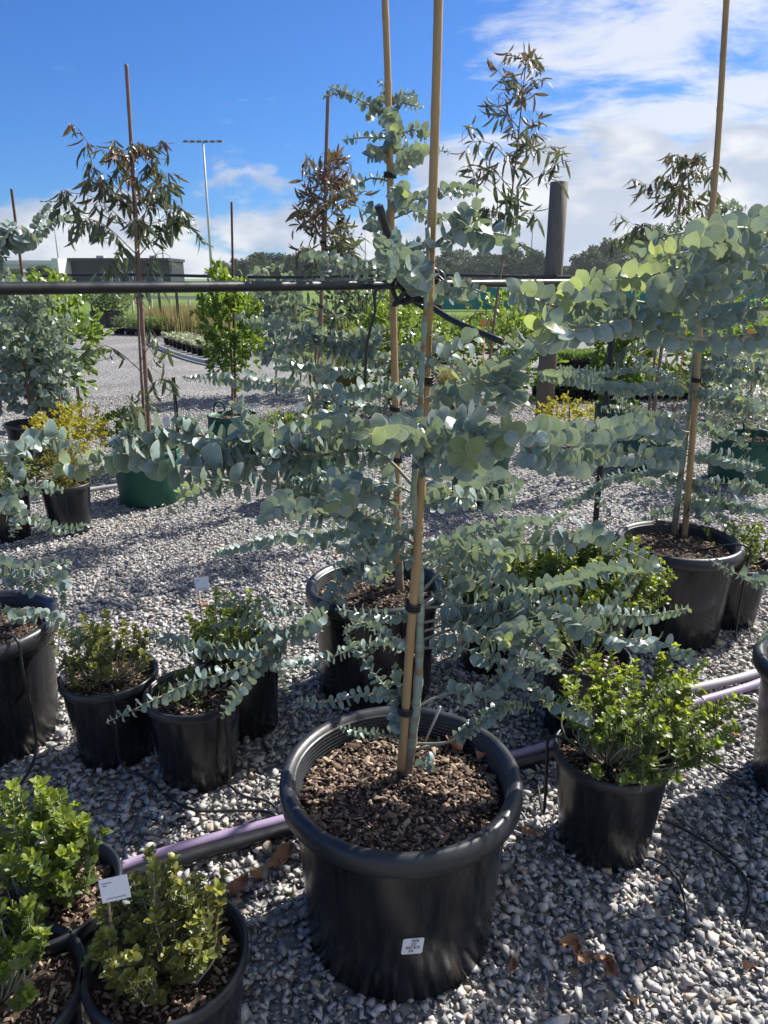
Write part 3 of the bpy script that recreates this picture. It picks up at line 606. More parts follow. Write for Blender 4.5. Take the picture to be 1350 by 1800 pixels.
# ---- tree 2 (behind)
b2 = gp(702, 1040, z2); Y2 = b2.y
br2 = [
 E(((686, 205), (650, 176), (615, 166), (578, 152)), 0, -.05, .036, .016, tw=4),
 E(((684, 175), (710, 166), (738, 167)), 0, .02, .030, .014), E(((684, 205), (710, 186), (744, 186)), 0, -.02, .034, .014),
 E(((684, 240), (720, 233), (757, 235)), 0, .05, .040, .017), E(((684, 242), (640, 242), (597, 250)), 0, .05, .032, .016),
 E(((684, 262), (664, 266), (650, 270)), 0, -.15, .040, .010, tip=.8), E(((690, 262), (740, 258), (797, 265)), 0, .08, .038, .018),
 E(((690, 305), (712, 288), (735, 266)), 0, -.2, .052, .013, tip=.8, y=.6), E(((686, 320), (650, 318), (598, 342)), 0, .0, .038, .017, tw=1),
 E(((690, 350), (740, 352), (800, 336), (846, 334)), 0, .05, .042, .018, tw=2), E(((690, 365), (703, 345), (700, 330)), 0, -.22, .056, .012, tip=.85, y=.7),
 E(((690, 388), (655, 372), (640, 358)), 0, -.05, .046, .015, tw=1), E(((690, 385), (730, 370), (762, 384), (800, 384)), 0, .1, .040, .017, tw=1),
 E(((690, 402), (664, 405), (644, 396)), 0, -.1, .044, .014), E(((684, 230), (690, 215), (682, 205)), 0, -.12, .046, .012, tip=.8, y=.5), E(((684, 260), (690, 246), (688, 235)), 0, -.15, .05, .012, tip=.8, y=.8),
 E(((684, 160), (676, 158), (668, 150), (664, 146)), 0, .02, .024, .011), E(((684, 215), (664, 195), (654, 200)), 0, .1, .028, .012),
 E(((692, 470), (640, 475), (580, 458), (528, 450)), 0, .1, .042, .018, tw=2), E(((692, 450), (720, 440), (750, 420)), 0, .1, .042, .016, tw=1),
 E(((695, 575), (620, 590), (520, 585), (440, 560), (420, 550)), 0, -.1, .046, .017, tw=3), E(((695, 600), (600, 612), (540, 600), (470, 610)), 0, -.05, .046, .017, tw=3),
 E(((697, 640), (640, 630), (580, 610), (545, 560)), 0, .0, .044, .016, tw=2), E(((697, 660), (620, 652), (540, 640), (480, 650)), 0, .15, .038, .016, tw=2),
 E(((697, 690), (600, 690), (500, 678), (400, 664), (326, 662)), 0, -.1, .042, .015, tw=2), E(((697, 700), (640, 690), (580, 686), (530, 685)), 0, .1, .034, .016),
 E(((697, 720), (640, 710), (580, 720), (520, 735)), 0, .15, .034, .016, tw=1), E(((697, 620), (740, 615), (790, 600)), 0, .2, .036, .016, tw=1),
 E(((697, 680), (740, 690), (800, 680), (860, 670)), 0, .2, .038, .016, tw=2), E(((697, 740), (750, 730), (800, 720)), 0, .2, .036, .016, tw=1),
 E(((698, 800), (640, 815), (580, 830), (530, 850)), 0, .1, .040, .017, tw=1), E(((698, 850), (640, 870), (580, 880), (520, 870)), 0, .15, .036, .017, tw=1),
 E(((699, 900), (650, 920), (600, 925), (560, 905)), 0, .1, .036, .016, tw=1), E(((699, 920), (670, 960), (630, 985), (590, 1000)), 0, -.2, .046, .017, tw=2),
 E(((699, 930), (650, 950), (590, 955), (530, 940), (480, 950)), 0, .1, .040, .018, tw=2),
 E(((699, 940), (650, 985), (610, 1025), (560, 1085), (500, 1120), (447, 1122)), 0, -.45, .068, .026, y=.4),
 E(((575, 1075), (530, 1100), (470, 1150), (432, 1200), (415, 1240), (376, 1282)), -.36, -.80, .056, .019, s=.05, tw=1),
 E(((470, 1150), (400, 1180), (340, 1205), (270, 1232), (178, 1272)), -.55, -.85, .046, .020, s=.05),
 E(((470, 1148), (400, 1155), (340, 1140), (266, 1104)), -.55, -.52, .052, .015, s=.05, tw=2),
 E(((540, 1070), (470, 1070), (420, 1058), (372, 1066)), -.38, -.40, .036, .014, s=.05, tw=1),
 E(((545, 1090), (480, 1100), (430, 1090), (380, 1090)), -.38, -.42, .038, .015, s=.05),
 E(((690, 985), (660, 1010), (640, 1000)), -.05, -.25, .050, .016), E(((700, 960), (760, 960), (840, 950), (900, 935)), 0, .2, .034, .016, tw=1),
 E(((699, 950), (760, 985), (820, 1005), (880, 990)), 0, -.2, .040, .017, tw=1),
]
tp2 = [at(u, v, Y2) for u, v in ((701, 930), (699, 820), (697, 680), (694, 540), (690, 400), (685, 250), (683, 150))]
br2 = [(p, a, b, L * (.78 if p[0][1] < 430 else .95), g * .95, dict(o, tw=min(o.get('tw', 0), 1 if p[0][1] > 430 else o.get('tw', 0) // 2))) for p, a, b, L, g, o in br2]
tree2 = euc_tree('tallest blue-leaved eucalyptus on thin stake behind the stickered pot', b2, tp2, Y2, br2, (.016, .004))
bamboo('slender bamboo stake of the eucalyptus behind the stickered pot', [at(698, 990, Y2 - .02), at(697, 800, Y2 - .03), at(690, 500, Y2 - .035), at(682, 150, Y2 - .03), at(675, -40, Y2 - .03)], .0125, ties=(.22, .32, .55, .70))

# ---- tree 3 (right, further)
b3 = gp(1185, 938, z3); Y3 = b3.y
br3 = [
 E(((1215, 650), (1280, 662), (1352, 668)), 0, .1, .045, .017, tw=2), E(((1215, 700), (1290, 705), (1360, 722)), 0, -.1, .048, .017, tw=3, y=.7), E(((1212, 690), (1250, 700), (1300, 705)), 0, -.3, .050, .015, y=.9, tw=1),
 E(((1210, 760), (1260, 758), (1312, 790)), 0, .0, .042, .016, tw=1), E(((1207, 800), (1270, 800), (1345, 822)), 0, .1, .044, .015, tw=1), E(((1203, 855), (1270, 848), (1360, 862)), 0, -.1, .046, .016, tw=2),
 E(((1200, 875), (1280, 885), (1360, 892)), 0, .1, .046, .016, tw=2), E(((1195, 882), (1225, 900), (1250, 925)), 0, -.15, .046, .013, y=.5), E(((1195, 900), (1165, 905), (1130, 918)), 0, .1, .034, .013),
 E(((1212, 760), (1170, 752), (1110, 752), (1040, 760), (980, 762), (918, 760)), 0, -1.05, .080, .030, r=.005, tip=.85, tw=1), E(((1208, 800), (1150, 800), (1080, 800), (1010, 808), (925, 806)), 0, -1.05, .084, .030, r=.005, tip=.9),
 E(((1207, 790), (1150, 822), (1080, 838), (1010, 868), (985, 890)), 0, -.4, .046, .016, tw=1), E(((1215, 690), (1150, 680), (1080, 682), (1010, 668), (950, 665)), 0, -.7, .048, .018, y=.5, tip=.7), E(((1214, 680), (1140, 650), (1060, 655), (980, 650)), 0, -.3, .038, .016, tw=1),
 E(((1214, 730), (1160, 735), (1100, 715), (1060, 720)), 0, .2, .036, .015, tw=1), E(((1205, 830), (1150, 850), (1110, 845)), 0, .1, .036, .015), E(((1206, 780), (1165, 770), (1120, 775)), 0, .2, .038, .015, tw=1),
 E(((1222, 610), (1180, 600), (1120, 610)), 0, .2, .038, .016, tw=1), E(((1222, 600), (1280, 600), (1350, 610)), 0, .2, .042, .016, tw=2), E(((1218, 640), (1290, 630), (1360, 640)), 0, -.2, .042, .016, tw=2),
 E(((1230, 540), (1290, 545), (1350, 560)), 0, .1, .042, .017, tw=2), E(((1235, 500), (1270, 480), (1330, 480)), 0, .2, .042, .016, tw=2), E(((1240, 440), (1280, 400), (1320, 380)), 0, .1, .042, .016, tw=2), E(((1240, 450), (1200, 420), (1150, 400)), 0, .2, .042, .016, tw=2),
 E(((1235, 480), (1190, 480), (1130, 470)), 0, .3, .042, .016, tw=2), E(((1200, 840), (1270, 920), (1330, 985), (1350, 1000)), 0, -.05, .036, .022), E(((1245, 400), (1260, 370), (1262, 350)), 0, .1, .040, .014, tw=2),
]
tp3 = [at(u, v, Y3) for u, v in ((1195, 850), (1207, 760), (1218, 650), (1232, 520), (1245, 400), (1255, 350))]
tree3 = euc_tree('blue-leaved eucalyptus with slim tan stake beside the box shrubs', b3, tp3, Y3, br3, (.015, .004))
bamboo('leaning bamboo stake tied to the eucalyptus beside the box shrubs', [at(1203, 945, Y3 - .03), at(1218, 760, Y3 - .03), at(1235, 520, Y3 - .03), at(1258, 300, Y3 - .03), at(1279, -30, Y3 - .03)], .0135, ties=(.33, .46))

# ---- tree 5 (right, close) and tree 4 (left)
Y5 = c5.y - .05; b5 = Vector((c5.x, c5.y, z5))
br5 = [
 E(((1512, 470), (1380, 420), (1300, 395), (1240, 415), (1218, 440)), -.25, -.55, .046, .026, r=.005, tip=.85, y=.6, tw=0),
 E(((1512, 500), (1380, 470), (1290, 450), (1200, 470), (1130, 480), (1086, 490)), -.2, -.6, .047, .026, r=.005, tip=.9, y=.8, tw=0),
 E(((1512, 480), (1360, 430), (1240, 410), (1160, 430), (1110, 450)), -.2, -.4, .044, .024, r=.005, tip=.7),
 E(((1512, 540), (1340, 540), (1240, 560), (1150, 565), (1080, 560), (1030, 565)), -.2, -.5, .046, .026, r=.005, tip=.8, tw=0),
 E(((1512, 530), (1320, 500), (1180, 530), (1090, 525), (1035, 498), (1008, 502)), -.2, -.65, .046, .022, r=.005, tip=.8, y=.9, tw=0),
 E(((1512, 560), (1240, 590), (1090, 560), (950, 602), (880, 650), (815, 690)), -.2, -.75, .047, .026, r=.006, tip=.7, y=.6, tw=0),
 E(((1100, 560), (1040, 570), (980, 580), (938, 568)), -.52, -.72, .046, .016, tip=.85, y=.9, s=.05),
 E(((1100, 545), (1010, 540), (950, 528), (908, 518)), -.52, -.68, .046, .015, tip=.85, y=.4, s=.05),
 E(((1512, 440), (1400, 400), (1340, 385), (1310, 400)), -.1, -.3, .047, .026, tw=0),
 E(((1300, 450), (1250, 440), (1190, 445), (1165, 450)), -.4, -.65, .046, .016, tip=.9, y=.9, s=.02),
 E(((1280, 470), (1240, 500), (1180, 520), (1172, 516)), -.4, -.62, .047, .016, tip=.9, y=.5, s=.02), E(((1512, 1060), (1380, 1030), (1300, 1005), (1238, 984)), 0, .1, .026, .012),
 E(((1512, 1130), (1400, 1110), (1340, 1130)), 0, -.1, .03, .013), E(((900, 640), (885, 675), (900, 700), (882, 690)), -.68, -.72, .050, .013, tip=.9, y=.8, s=.02),
]
rr5 = random.Random(5)
for k in range(8):
    v0 = 640 + k * 46; du, dd = rr5.choice((-1, 1)) * rr5.uniform(30, 75), rr5.uniform(-.3, .35)
    br5.append(E(((1510, v0), (1510 + du * .5, v0 - 12), (1510 + du, v0 + rr5.uniform(-20, 15))), 0, dd, .046, .018, tw=2))
tp5 = [at(u, v, Y5) for u, v in ((1505, 1000), (1510, 800), (1512, 600), (1515, 420), (1518, 300))]
euc_tree('eucalyptus whose large round leaves crowd the end of the black rail', b5, tp5, Y5, br5, (.017, .004))
b4 = Vector((c4.x, c4.y, z4)); Y4 = c4.y
br4 = [
 E(((-48, 1060), (10, 1082), (60, 1078), (120, 1098), (176, 1122)), 0, -.05, .040, .016), E(((-48, 1000), (10, 1022), (60, 1026), (98, 1020), (122, 1066)), 0, .2, .036, .016),
 E(((-48, 960), (0, 985), (60, 988), (134, 980)), 0, .2, .034, .017), E(((-48, 880), (0, 905), (50, 910), (100, 926), (164, 922)), 0, .1, .030, .013), E(((-48, 830), (0, 862), (50, 858), (104, 865)), 0, .15, .036, .015),
 E(((-48, 800), (20, 790), (80, 765), (140, 770)), 0, .0, .05, .02, tw=1), E(((-48, 420), (0, 418), (50, 412), (92, 410)), 0, .2, .034, .016, tw=2), E(((-48, 440), (0, 425), (40, 425), (78, 428)), 0, .1, .042, .015, tw=1),
 E(((-48, 460), (0, 455), (20, 452)), 0, .1, .042, .015), E(((-48, 900), (10, 890), (40, 900), (20, 940)), 0, -.1, .034, .015),
]
tp4 = [at(u, v, Y4) for u, v in ((-48, 1000), (-52, 800), (-56, 600), (-62, 400))]
euc_tree('eucalyptus with sparse low sprays hanging over the mottled pot', b4, tp4, Y4, br4, (.016, .004))

# ------------------------------------------------------------------ box shrubs
def box_bush(label, base, rad, hgt, n, leaf=.019, mat=BOX, limit=300, young_lit=.8, lean=(0, 0), group=None, name='box_shrub', protos=BOXP, cat='shrub', shoots=None):
    root = thing(name, label, cat, base, group); recs = []; rr = random.Random(hash(label) % 9999 if False else sum(map(ord, label)))
    for s in range(n):
        a = rr.random() * 6.283; q = math.sqrt(rr.random()); el = rr.uniform(.38, 1.0)
        top = base + Vector((math.cos(a) * rad * q + lean[0] * el, math.sin(a) * rad * q + lean[1] * el, hgt * (el ** .7) * (1 - .35 * q * q) * rr.uniform(.8, 1.08)))
        st = base + Vector((math.cos(a) * rad * q * .12, math.sin(a) * rad * q * .12, -.003)); mid = st.lerp(top, .5) + Vector((math.cos(a) * rad * .13 * q + rr.gauss(0, rad * .12), math.sin(a) * rad * .13 * q + rr.gauss(0, rad * .12), -.01)); top += Vector((rr.gauss(0, rad * .08), rr.gauss(0, rad * .08), 0))
        path = smooth_path([st, mid, top], .012)
        stem = MB().tube(path[::3] + [path[-1]], (.0028, .001), 5).build('stem', EUCSTEM, root)
        F = frames(path); k = 0; i0 = int(len(path) * rr.choice((.3, .55, .65, .72, .78))); i = float(i0)
        while i < len(path):
            j = min(int(i), len(path) - 1); p = path[j]; t, nn, bb = F[j]; f = (i - i0) / max(1, len(path) - i0); ang = (k % 2) * 1.571 + rr.gauss(0, .3)
            for sd in (0, math.pi):
                rdv = nn * math.cos(ang + sd) + bb * math.sin(ang + sd)
                x = (rdv + t * rr.uniform(.4, 1.1) + Vector((0, 0, .15))).normalized(); y = t.cross(x); y = (y + Vector((rr.gauss(0, .25), rr.gauss(0, .25), rr.gauss(0, .25)))); y = (y - x * y.dot(x)).normalized(); z = x.cross(y)
                L = leaf * rr.uniform(.75, 1.2); ti = max(0, (f - .62) / .38) ** 1.5 * young_lit * rr.uniform(.3, 1.2) * min(1, max(0, (p.z - base.z) / hgt - .25) * 1.6)  # upper tips yellower: new growth, plus a sunlit look put into the tint
                recs.append((mat4(p, x, y, z, L), min(1, ti), stem))
            i += rr.uniform(.40, .75); k += 1
        for e in range(4):
            t = F[-1][0]; ang = e * 1.571; rdv = F[-1][1] * math.cos(ang) + F[-1][2] * math.sin(ang); x = (t + rdv * rr.uniform(.4, .9)).normalized(); y = t.cross(x).normalized()
            recs.append((mat4(path[-1], x, y, x.cross(y), leaf * rr.uniform(.7, 1.05)), min(1, young_lit * rr.uniform(.4, 1.2) * min(1, max(.1, (path[-1].z - base.z) / hgt - .2) * 1.5)), stem))
    leaf_objects(root, recs, protos, mat, limit)
    return root
GS = 'small black nursery pots'
def tagstick(label, top, bot, w=.034, h=.030, yaw=0, qr=False, tilt=.12):
    root = thing('plant_tag', label, 'plant tag', bot)
    MB().tube([bot - Vector((0, 0, .02)), bot.lerp(top, .5), top], (.0028, .0026), 6).build('stick', STICK, root)
    Rm = Matrix.Rotation(yaw, 3, 'Z') @ Matrix.Rotation(-.25, 3, 'X') @ Matrix.Rotation(tilt, 3, 'Y').inverted()
    c = top + Rm @ Vector((w * .30, -.003, h * .35))
    cd = MB().box(c, (w, .0012, h), Rm).build('card', WHITE, root, False, bevel=.0004)
    for i, (x, z, ww) in enumerate(((-.24, .30, .34), (-.32, .20, .14), (.0, -.36, .66))):
        MB().box(c + Rm @ Vector((x * w, -.0008, z * h)), (ww * w, .0006, h * .045), Rm).build('print_line', GREYINK, cd, False)
    return root
S1r, s1, zs1 = small_pot('small black pot of bronze box beside the mottled large pot', 191, 1180, .145, .285, .035)
box_bush('bronze-green box shrub in small pot beside the mottled large pot', Vector((s1.x, s1.y, zs1)), .135, .24, 58, .018, BOXB, 300, 2.0)
S2r, s2, zs2 = small_pot('small black pot shaded under a eucalyptus spray, between two box pots', 340, 1212, .142, .285, .035)
box_bush('low sparse shrub under eucalyptus spray between two box pots', Vector((s2.x, s2.y, zs2)), .09, .10, 14, .016, BOX, 120)
S3r, s3, zs3 = small_pot('small black pot with tall white tag on a stick, behind the shaded pot', 418, 1140, .142, .285, .035)
box_bush('box shrub with white tag standing behind the shaded pot', Vector((s3.x, s3.y, zs3)) + Vector((-.02, 0, 0)), .135, .24, 62, .018, BOX, 250, 1.6)
tagstick('white tag on thin stick rising behind the box shrub', at(349, 1035, s3.y + .02), Vector((at(349, 1035, s3.y + .02).x + .004, s3.y + .02, zs3)), .044, .042, .1)
S4r, s4, zs4 = small_pot('small black pot under the broad glossy box, right of stickered pot', 1077, 1316, .147, .29, .04, 600)
box_bush('broad glossy green box shrub spreading over its small pot near lilac pipe', Vector((s4.x, s4.y, zs4)), .225, .285, 112, .020, BOX, 300, 1.9, (.085, .03))
S5r, s5, zs5 = small_pot('small black pot with printed white tag on wooden stick', 291, 1672, .145, .285, .045, 600)
box_bush('dull bronze box shrub next to the printed white tag', Vector((s5.x + .0, s5.y + .0, zs5)), .112, .225, 88, .018, BOXB, 300, 1.6)
pt = at(190, 1578, s5.y - .035); pb = gp(208, 1738, zs5)
tagstick('printed white card tag on wooden stick in front of bronze box', pt, pb, .047, .041, .15)
S6r, s6, zs6 = small_pot('small black pot of bright box partly hidden behind the tagged pot', 78, 1560, .145, .285, .035, 600)
box_bush('bright lime-green upright box shrub behind the tagged pot', Vector((s6.x + .01, s6.y, zs6)), .10, .275, 55, .0215, BOX, 300, 2.6)
S7r, s7, zs7 = small_pot('small black pot cut off by the frame before the lime box', -10, 1738, .145, .285, .035, 500)
box_bush('yellow-green box shrub beside the lime box, half out of frame', Vector((s7.x, s7.y, zs7)), .10, .23, 46, .021, BOX, 300, 2.6)
S8r, s8, zs8 = small_pot('small black pot of dense box between two large eucalyptus pots', 866, 1048, .142, .285, .035, 300)
box_bush('dense dark green box with lime tips between two large pots', Vector((s8.x, s8.y, zs8)), .21, .29, 140, .020, BOX, 300, 1.9)
S9r, s9, zs9 = small_pot('small black pot of the wide box shrub touching the large pot', 1040, 1068, .142, .285, .035, 300)
box_bush('wide box shrub with lime tips leaning on the large pot', Vector((s9.x, s9.y, zs9)), .26, .33, 200, .020, BOX, 300, 1.9)
S9b, s9b, zs9b = small_pot('small black pot in shade in front of the wide box shrub', 1030, 1148, .142, .285, .035, 300)
box_bush('small shaded box shrub in front of the wide box', Vector((s9b.x, s9b.y, zs9b)), .12, .17, 24, .018, BOX, 150, .7)
S10r, s10, zs10 = small_pot('small black pot of dark box tucked behind the large eucalyptus pot', 1292, 985, .142, .285, .035, 300)
box_bush('dark box shrub tucked behind the large eucalyptus pot', Vector((s10.x, s10.y, zs10)), .15, .24, 40, .019, BOX, 200, .4)
S11r, s11, zs11 = small_pot('black pot of yellow-green conifer beside the green bag', 114, 848, .142, .30, .035, 200)

# ------------------------------------------------------------------ gums with narrow drooping leaves
def gum_tree(label, base, top, n, r=.012, leaf=.085, spread=.36, hmin=.05, dens=1.0, red=.5, crown=.62, limit=300, upright=0.0, lm=1.0, seed=1, group='staked gum saplings'):
    root = thing('gum_sapling', label, 'tree', base, group); rr = random.Random(seed); recs = []
    H = (top - base).length; tp = smooth_path([base - Vector((0, 0, .01)), base.lerp(top, .35) + Vector((rr.uniform(-.02, .02), .01, 0)), base.lerp(top, .7) + Vector((rr.uniform(-.02, .02), 0, 0)), top], .03)
    MB().tube(tp, (r, .0025), 8).build('trunk', TRUNKG, root)
    def leafs(path, bo, f, m):
        F = frames(path); m = int(m * lm)
        for k in range(m):
            i = int(len(path) * rr.uniform(.25, 1)); i = min(i, len(path) - 1); p = path[i]; t = F[i][0]
            x = (t * rr.uniform(.0, .7) + Vector((rr.gauss(0, .45), rr.gauss(0, .45), rr.uniform(-1.6, -.3) + upright * f * 1.6))).normalized()
            y = Vector((rr.gauss(0, 1), rr.gauss(0, 1), rr.gauss(0, .5))); y = (y - x * y.dot(x)).normalized()
            L = leaf * rr.uniform(.65, 1.25) * (1.1 - .45 * max(0, f - .5) * 2)
            ti = max(0, min(1, (f - .62) / .3)) * rr.uniform(.6, 1.1) if rr.random() < red * .75 else 0
            recs.append((mat4(p, x, y, x.cross(y), L), min(1, ti), bo))
    for k in range(n):
        f = hmin + (1 - hmin) * (k + rr.random()) / n
        if f < crown and rr.random() > dens: continue
        i = min(int(f * len(tp)), len(tp) - 1); p = tp[i]; a = k * 2.4 + rr.uniform(-.5, .5)
        w = math.sin(min(1, max(0, (1.02 - f) / .40)) * 1.57) if f > crown else .55 + .3 * rr.random()
        ln = spread * (.35 + .75 * w) * rr.uniform(.6, 1.15); d = Vector((math.cos(a), math.sin(a), 0))
        path = smooth_path([p, p + d * ln * .45 + Vector((0, 0, ln * .42)), p + d * ln * .85 + Vector((0, 0, ln * .50)), p + d * ln + Vector((0, 0, ln * .36))], .025)
        bo = MB().tube(path, (.0035, .0012), 5).build('branch', TRUNKG, root)
        leafs(path, bo, f, int((22 if f > crown else 9) * rr.uniform(.7, 1.3)))
        for q in range(2 if f > crown else 1):
            j = int(len(path) * rr.uniform(.3, .8)); a2 = a + rr.choice((-1, 1)) * rr.uniform(.5, 1.2); d2 = Vector((math.cos(a2), math.sin(a2), rr.uniform(.2, 1.0)))
            tw = smooth_path([path[j], path[j] + d2 * ln * .3, path[j] + d2 * ln * .5 + Vector((0, 0, -.03))], .025)
            leafs(tw, MB().tube(tw, (.002, .0008), 5).build('twig', TRUNKG, bo), f, int((15 if f > crown else 6) * rr.uniform(.7, 1.3)))
    leaf_objects(root, recs, GUMP, GUM, limit)
    return root
def staked_gum(ul, vl, bag, lab_bag, lab_tree, lab_stake, utop, vtop, stop, **k):
    r_, c, zs = grow_bag(lab_bag, *bag[:2], bag[2], bag[3]); Y = c.y
    gum_tree(lab_tree, Vector((c.x, c.y, zs)), at(utop, vtop, Y), **k)
    if stop:
        b0 = Vector((c.x + .03, c.y - .02, zs)); bamboo(lab_stake, [b0, b0.lerp(at(*stop, Y - .02), .5), at(*stop, Y - .02)], .0135, STAKEW, (.45, .62), .3, name='wooden_stake')
    return c
g1 = staked_gum(0, 0, (257, 788, .205, .36), 'green woven bag nearest the yellow-green conifer pot', 'spreading gum with drooping leaves beside the yellow shrub', 'tall weathered stake of the spreading gum', 228, 262, (222, 113), n=46, leaf=.115, spread=.40, dens=.55, red=.6, crown=.64, lm=.95, seed=3)
g2 = staked_gum(0, 0, (548, 792, .19, .34), 'green woven bag behind eucalyptus leaves, below the red-tipped gum', 'gum with a dense red-tipped top and pointed leaves', 'weathered stake above the dense red-tipped gum', 574, 292, (577, 160), n=46, leaf=.10, spread=.24, dens=.35, red=1.2, crown=.66, upright=.7, seed=8)
g3 = staked_gum(0, 0, (845, 785, .19, .36), 'green woven bag with a pale mark below the tallest gum', 'tallest open-crowned gum, thin reddish shoots against cloud', '', 925, 105, None, n=52, leaf=.105, spread=.27, dens=.2, red=.9, crown=.55, upright=.5, lm=.5, seed=13)
g4 = staked_gum(0, 0, (1138, 742, .19, .36), 'green woven bag below the brown-tipped gum near the timber post', 'brown-tipped gum rising behind the crowded round leaves', 'short stake top poking out of the brown-tipped gum', 1204, 285, (1206, 272), n=44, leaf=.115, spread=.36, dens=.4, red=.5, crown=.6, lm=.75, seed=21)

# ------------------------------------------------------------------ leafy shrubs in the middle distance
def lush(label, c, rx, rz, n, leaf=.05, mat=LUSH, trunk=None, young_lit=.7, name='leafy_shrub', cat='shrub', group=None, protos=LUSHP, seed=4, up=.5, r=.014):
    base = trunk or Vector((c.x, c.y, 0)); root = thing(name, label, cat, base, group); rr = random.Random(seed + len(label)); recs = []
    MB().tube(smooth_path([base - Vector((0, 0, .01)), base.lerp(c, .5) + Vector((.01, 0, 0)), c + Vector((0, 0, rz * .5))], .05), (r, r * .4), 7).build('trunk', TRUNKG, root)
    k = 0
    while len(recs) < n:
        a = rr.random() * 6.283; zc = rr.uniform(-1, 1); q = (rr.random() ** .4); rh = math.sqrt(1 - zc * zc) * q
        o = Vector((math.cos(a) * rx * rh, math.sin(a) * rx * rh, zc * rz * q)); o *= 1 + .30 * mnoise.noise(o * 4.0 / rx + Vector((seed, 0, 0)))
        if mnoise.noise((o + c) * 3.2 / rx + Vector((0, seed * 3, 0))) < -.18: continue
        d = (o.normalized() + Vector((0, 0, up))).normalized(); p = c + o
        for e in range(5):
            x = (d + Vector((rr.gauss(0, .6), rr.gauss(0, .6), rr.gauss(0, .6)))).normalized(); y = Vector((rr.gauss(0, 1), rr.gauss(0, 1), rr.gauss(0, 1))); y = (y - x * y.dot(x)).normalized()
            recs.append((mat4(p + d * leaf * .4 * e * .5, x, y, x.cross(y), leaf * rr.uniform(.6, 1.2)), min(1, max(0, q * .8 + zc * .5 - .45)) * young_lit * rr.uniform(.2, 1.4), None))
    join('leaves', protos, [i % len(protos) for i in range(len(recs))], [x[0] for x in recs], mat, root, [min(1, x[1]) for x in recs], True)
    return root
bg2, cg2, zg2 = grow_bag('green woven bag with upright handle under the round glossy tree', 408, 728, .20, .36)
lush('small round glossy green tree on a thin stem in a green bag', at(403, 572, cg2.y), .23, .43, 1700, .06, trunk=Vector((cg2.x, cg2.y, zg2)), name='standard_tree', cat='tree', seed=5)
bamboo('thin dark stake behind the round glossy tree', [Vector((cg2.x + .02, cg2.y + .03, zg2)), at(407, 355, cg2.y + .03)], .011, RUST, (), .4, name='thin_stake')
bg7, cg7, zg7 = grow_bag('green woven bag under the dark upright shrub near the steel picket', 1088, 708, .20, .36)
lush('dark upright shrub with narrow leaves in bag near the steel picket', at(1096, 625, cg7.y), .24, .42, 1500, .07, trunk=Vector((cg7.x, cg7.y, zg7)), seed=9, young_lit=.4)
bg8, cg8, zg8 = grow_bag('dark green woven bag beyond the eucalyptus beside the box shrubs', 1315, 765, .24, .34)
lush('blue-green shrub in the dark green bag', at(1318, 690, cg8.y), .34, .34, 1400, .05, EUC, Vector((cg8.x, cg8.y, zg8)), .3, seed=12)
# left edge group
r12, c12, z12 = small_pot('dark pot of the blue round-leaved gum at the yard edge', 55, 742, .2, .36, .04, 150, name='nursery_pot')
lush('dense blue-leaved gum with silver leaves above the yellow shrub', at(35, 612, c12.y), .36, .48, 3000, .05, EUC, Vector((c12.x, c12.y, z12)), .3, 'blue_gum', 'tree', None, EUCP, 15, .2)
lush('bright green shrub growing behind the dense blue-leaved gum', at(90, 600, c12.y + .6), .38, .55, 1500, .07, LUSH, None, .8, seed=17)
bamboo('rusty thin stake standing above the dense blue-leaved gum', [Vector((at(38, 500, c12.y + .1).x, c12.y + .1, z12)), at(20, 332, c12.y + .1)], .012, RUST, (), .5, name='thin_stake')
r13, c13, z13 = small_pot('dark pot standing behind the bright green shrub', 82, 690, .2, .36, .04, 80, name='nursery_pot')
lush('golden yellow shrub with small leaves below the rusty stake', at(118, 758, c12.y - .5), .26, .17, 2200, .03, GOLD, Vector((at(118, 758, c12.y - .5).x, c12.y - .5, 0)), 0, 'golden_shrub', seed=19)
lush('yellow-green feathery conifer in black pot', Vector((s11.x, s11.y, zs11 + .10)), .135, .15, 3000, .016, CONI, Vector((s11.x, s11.y, zs11)), 0, 'dwarf_conifer', seed=22)
r14, c14, z14 = small_pot('black pot of yellowish box at the picture edge', 5, 862, .142, .285, .035, 200)
box_bush('yellowish box shrub beside the feathery conifer', Vector((c14.x, c14.y, z14)), .19, .26, 60, .021, BOX, 200, 1.0)
# right middle shrubs behind tree 2
lush('lime-green leafy shrub glimpsed between the two bamboo stakes', at(705, 610, 8.2), .55, .55, 2200, .08, LUSH, None, 1.0, seed=31)
lush('light green broad shrub near the lone orange tag', at(890, 610, 9.0), .60, .60, 2200, .08, LUSH, None, .9, seed=33)
lush('olive shrub beside the brown tussock grass', at(630, 560, 10), .55, .60, 1500, .09, GUM, None, .0, seed=35)
lush('spreading shrub behind the crowded eucalyptus leaves', at(1290, 600, 8.5), .8, .6, 2600, .08, LUSH, None, .6, seed=37)
lush('grey-leaved shrub left of the brown tussock', at(480, 560, 9.5), .42, .55, 1500, .07, EUC, None, .3, protos=EUCP, seed=39)
lush('small lime shrub on gravel before the tussock', at(487, 748, 6.3), .16, .10, 500, .035, LUSH, None, 1.0, seed=41)
lush('small yellow-green shrub at foot of the red-tipped gum', at(560, 742, 6.2), .2, .13, 700, .035, LUSH, None, .8, seed=43)
lush('low yellow-flecked shrub beside the timber post', at(1000, 725, 6.9), .30, .14, 900, .035, GOLD, None, .0, seed=45)
lush('small green shrub under the spreading gum', at(225, 752, 5.6), .22, .14, 700, .04, LUSH, None, .4, seed=47)

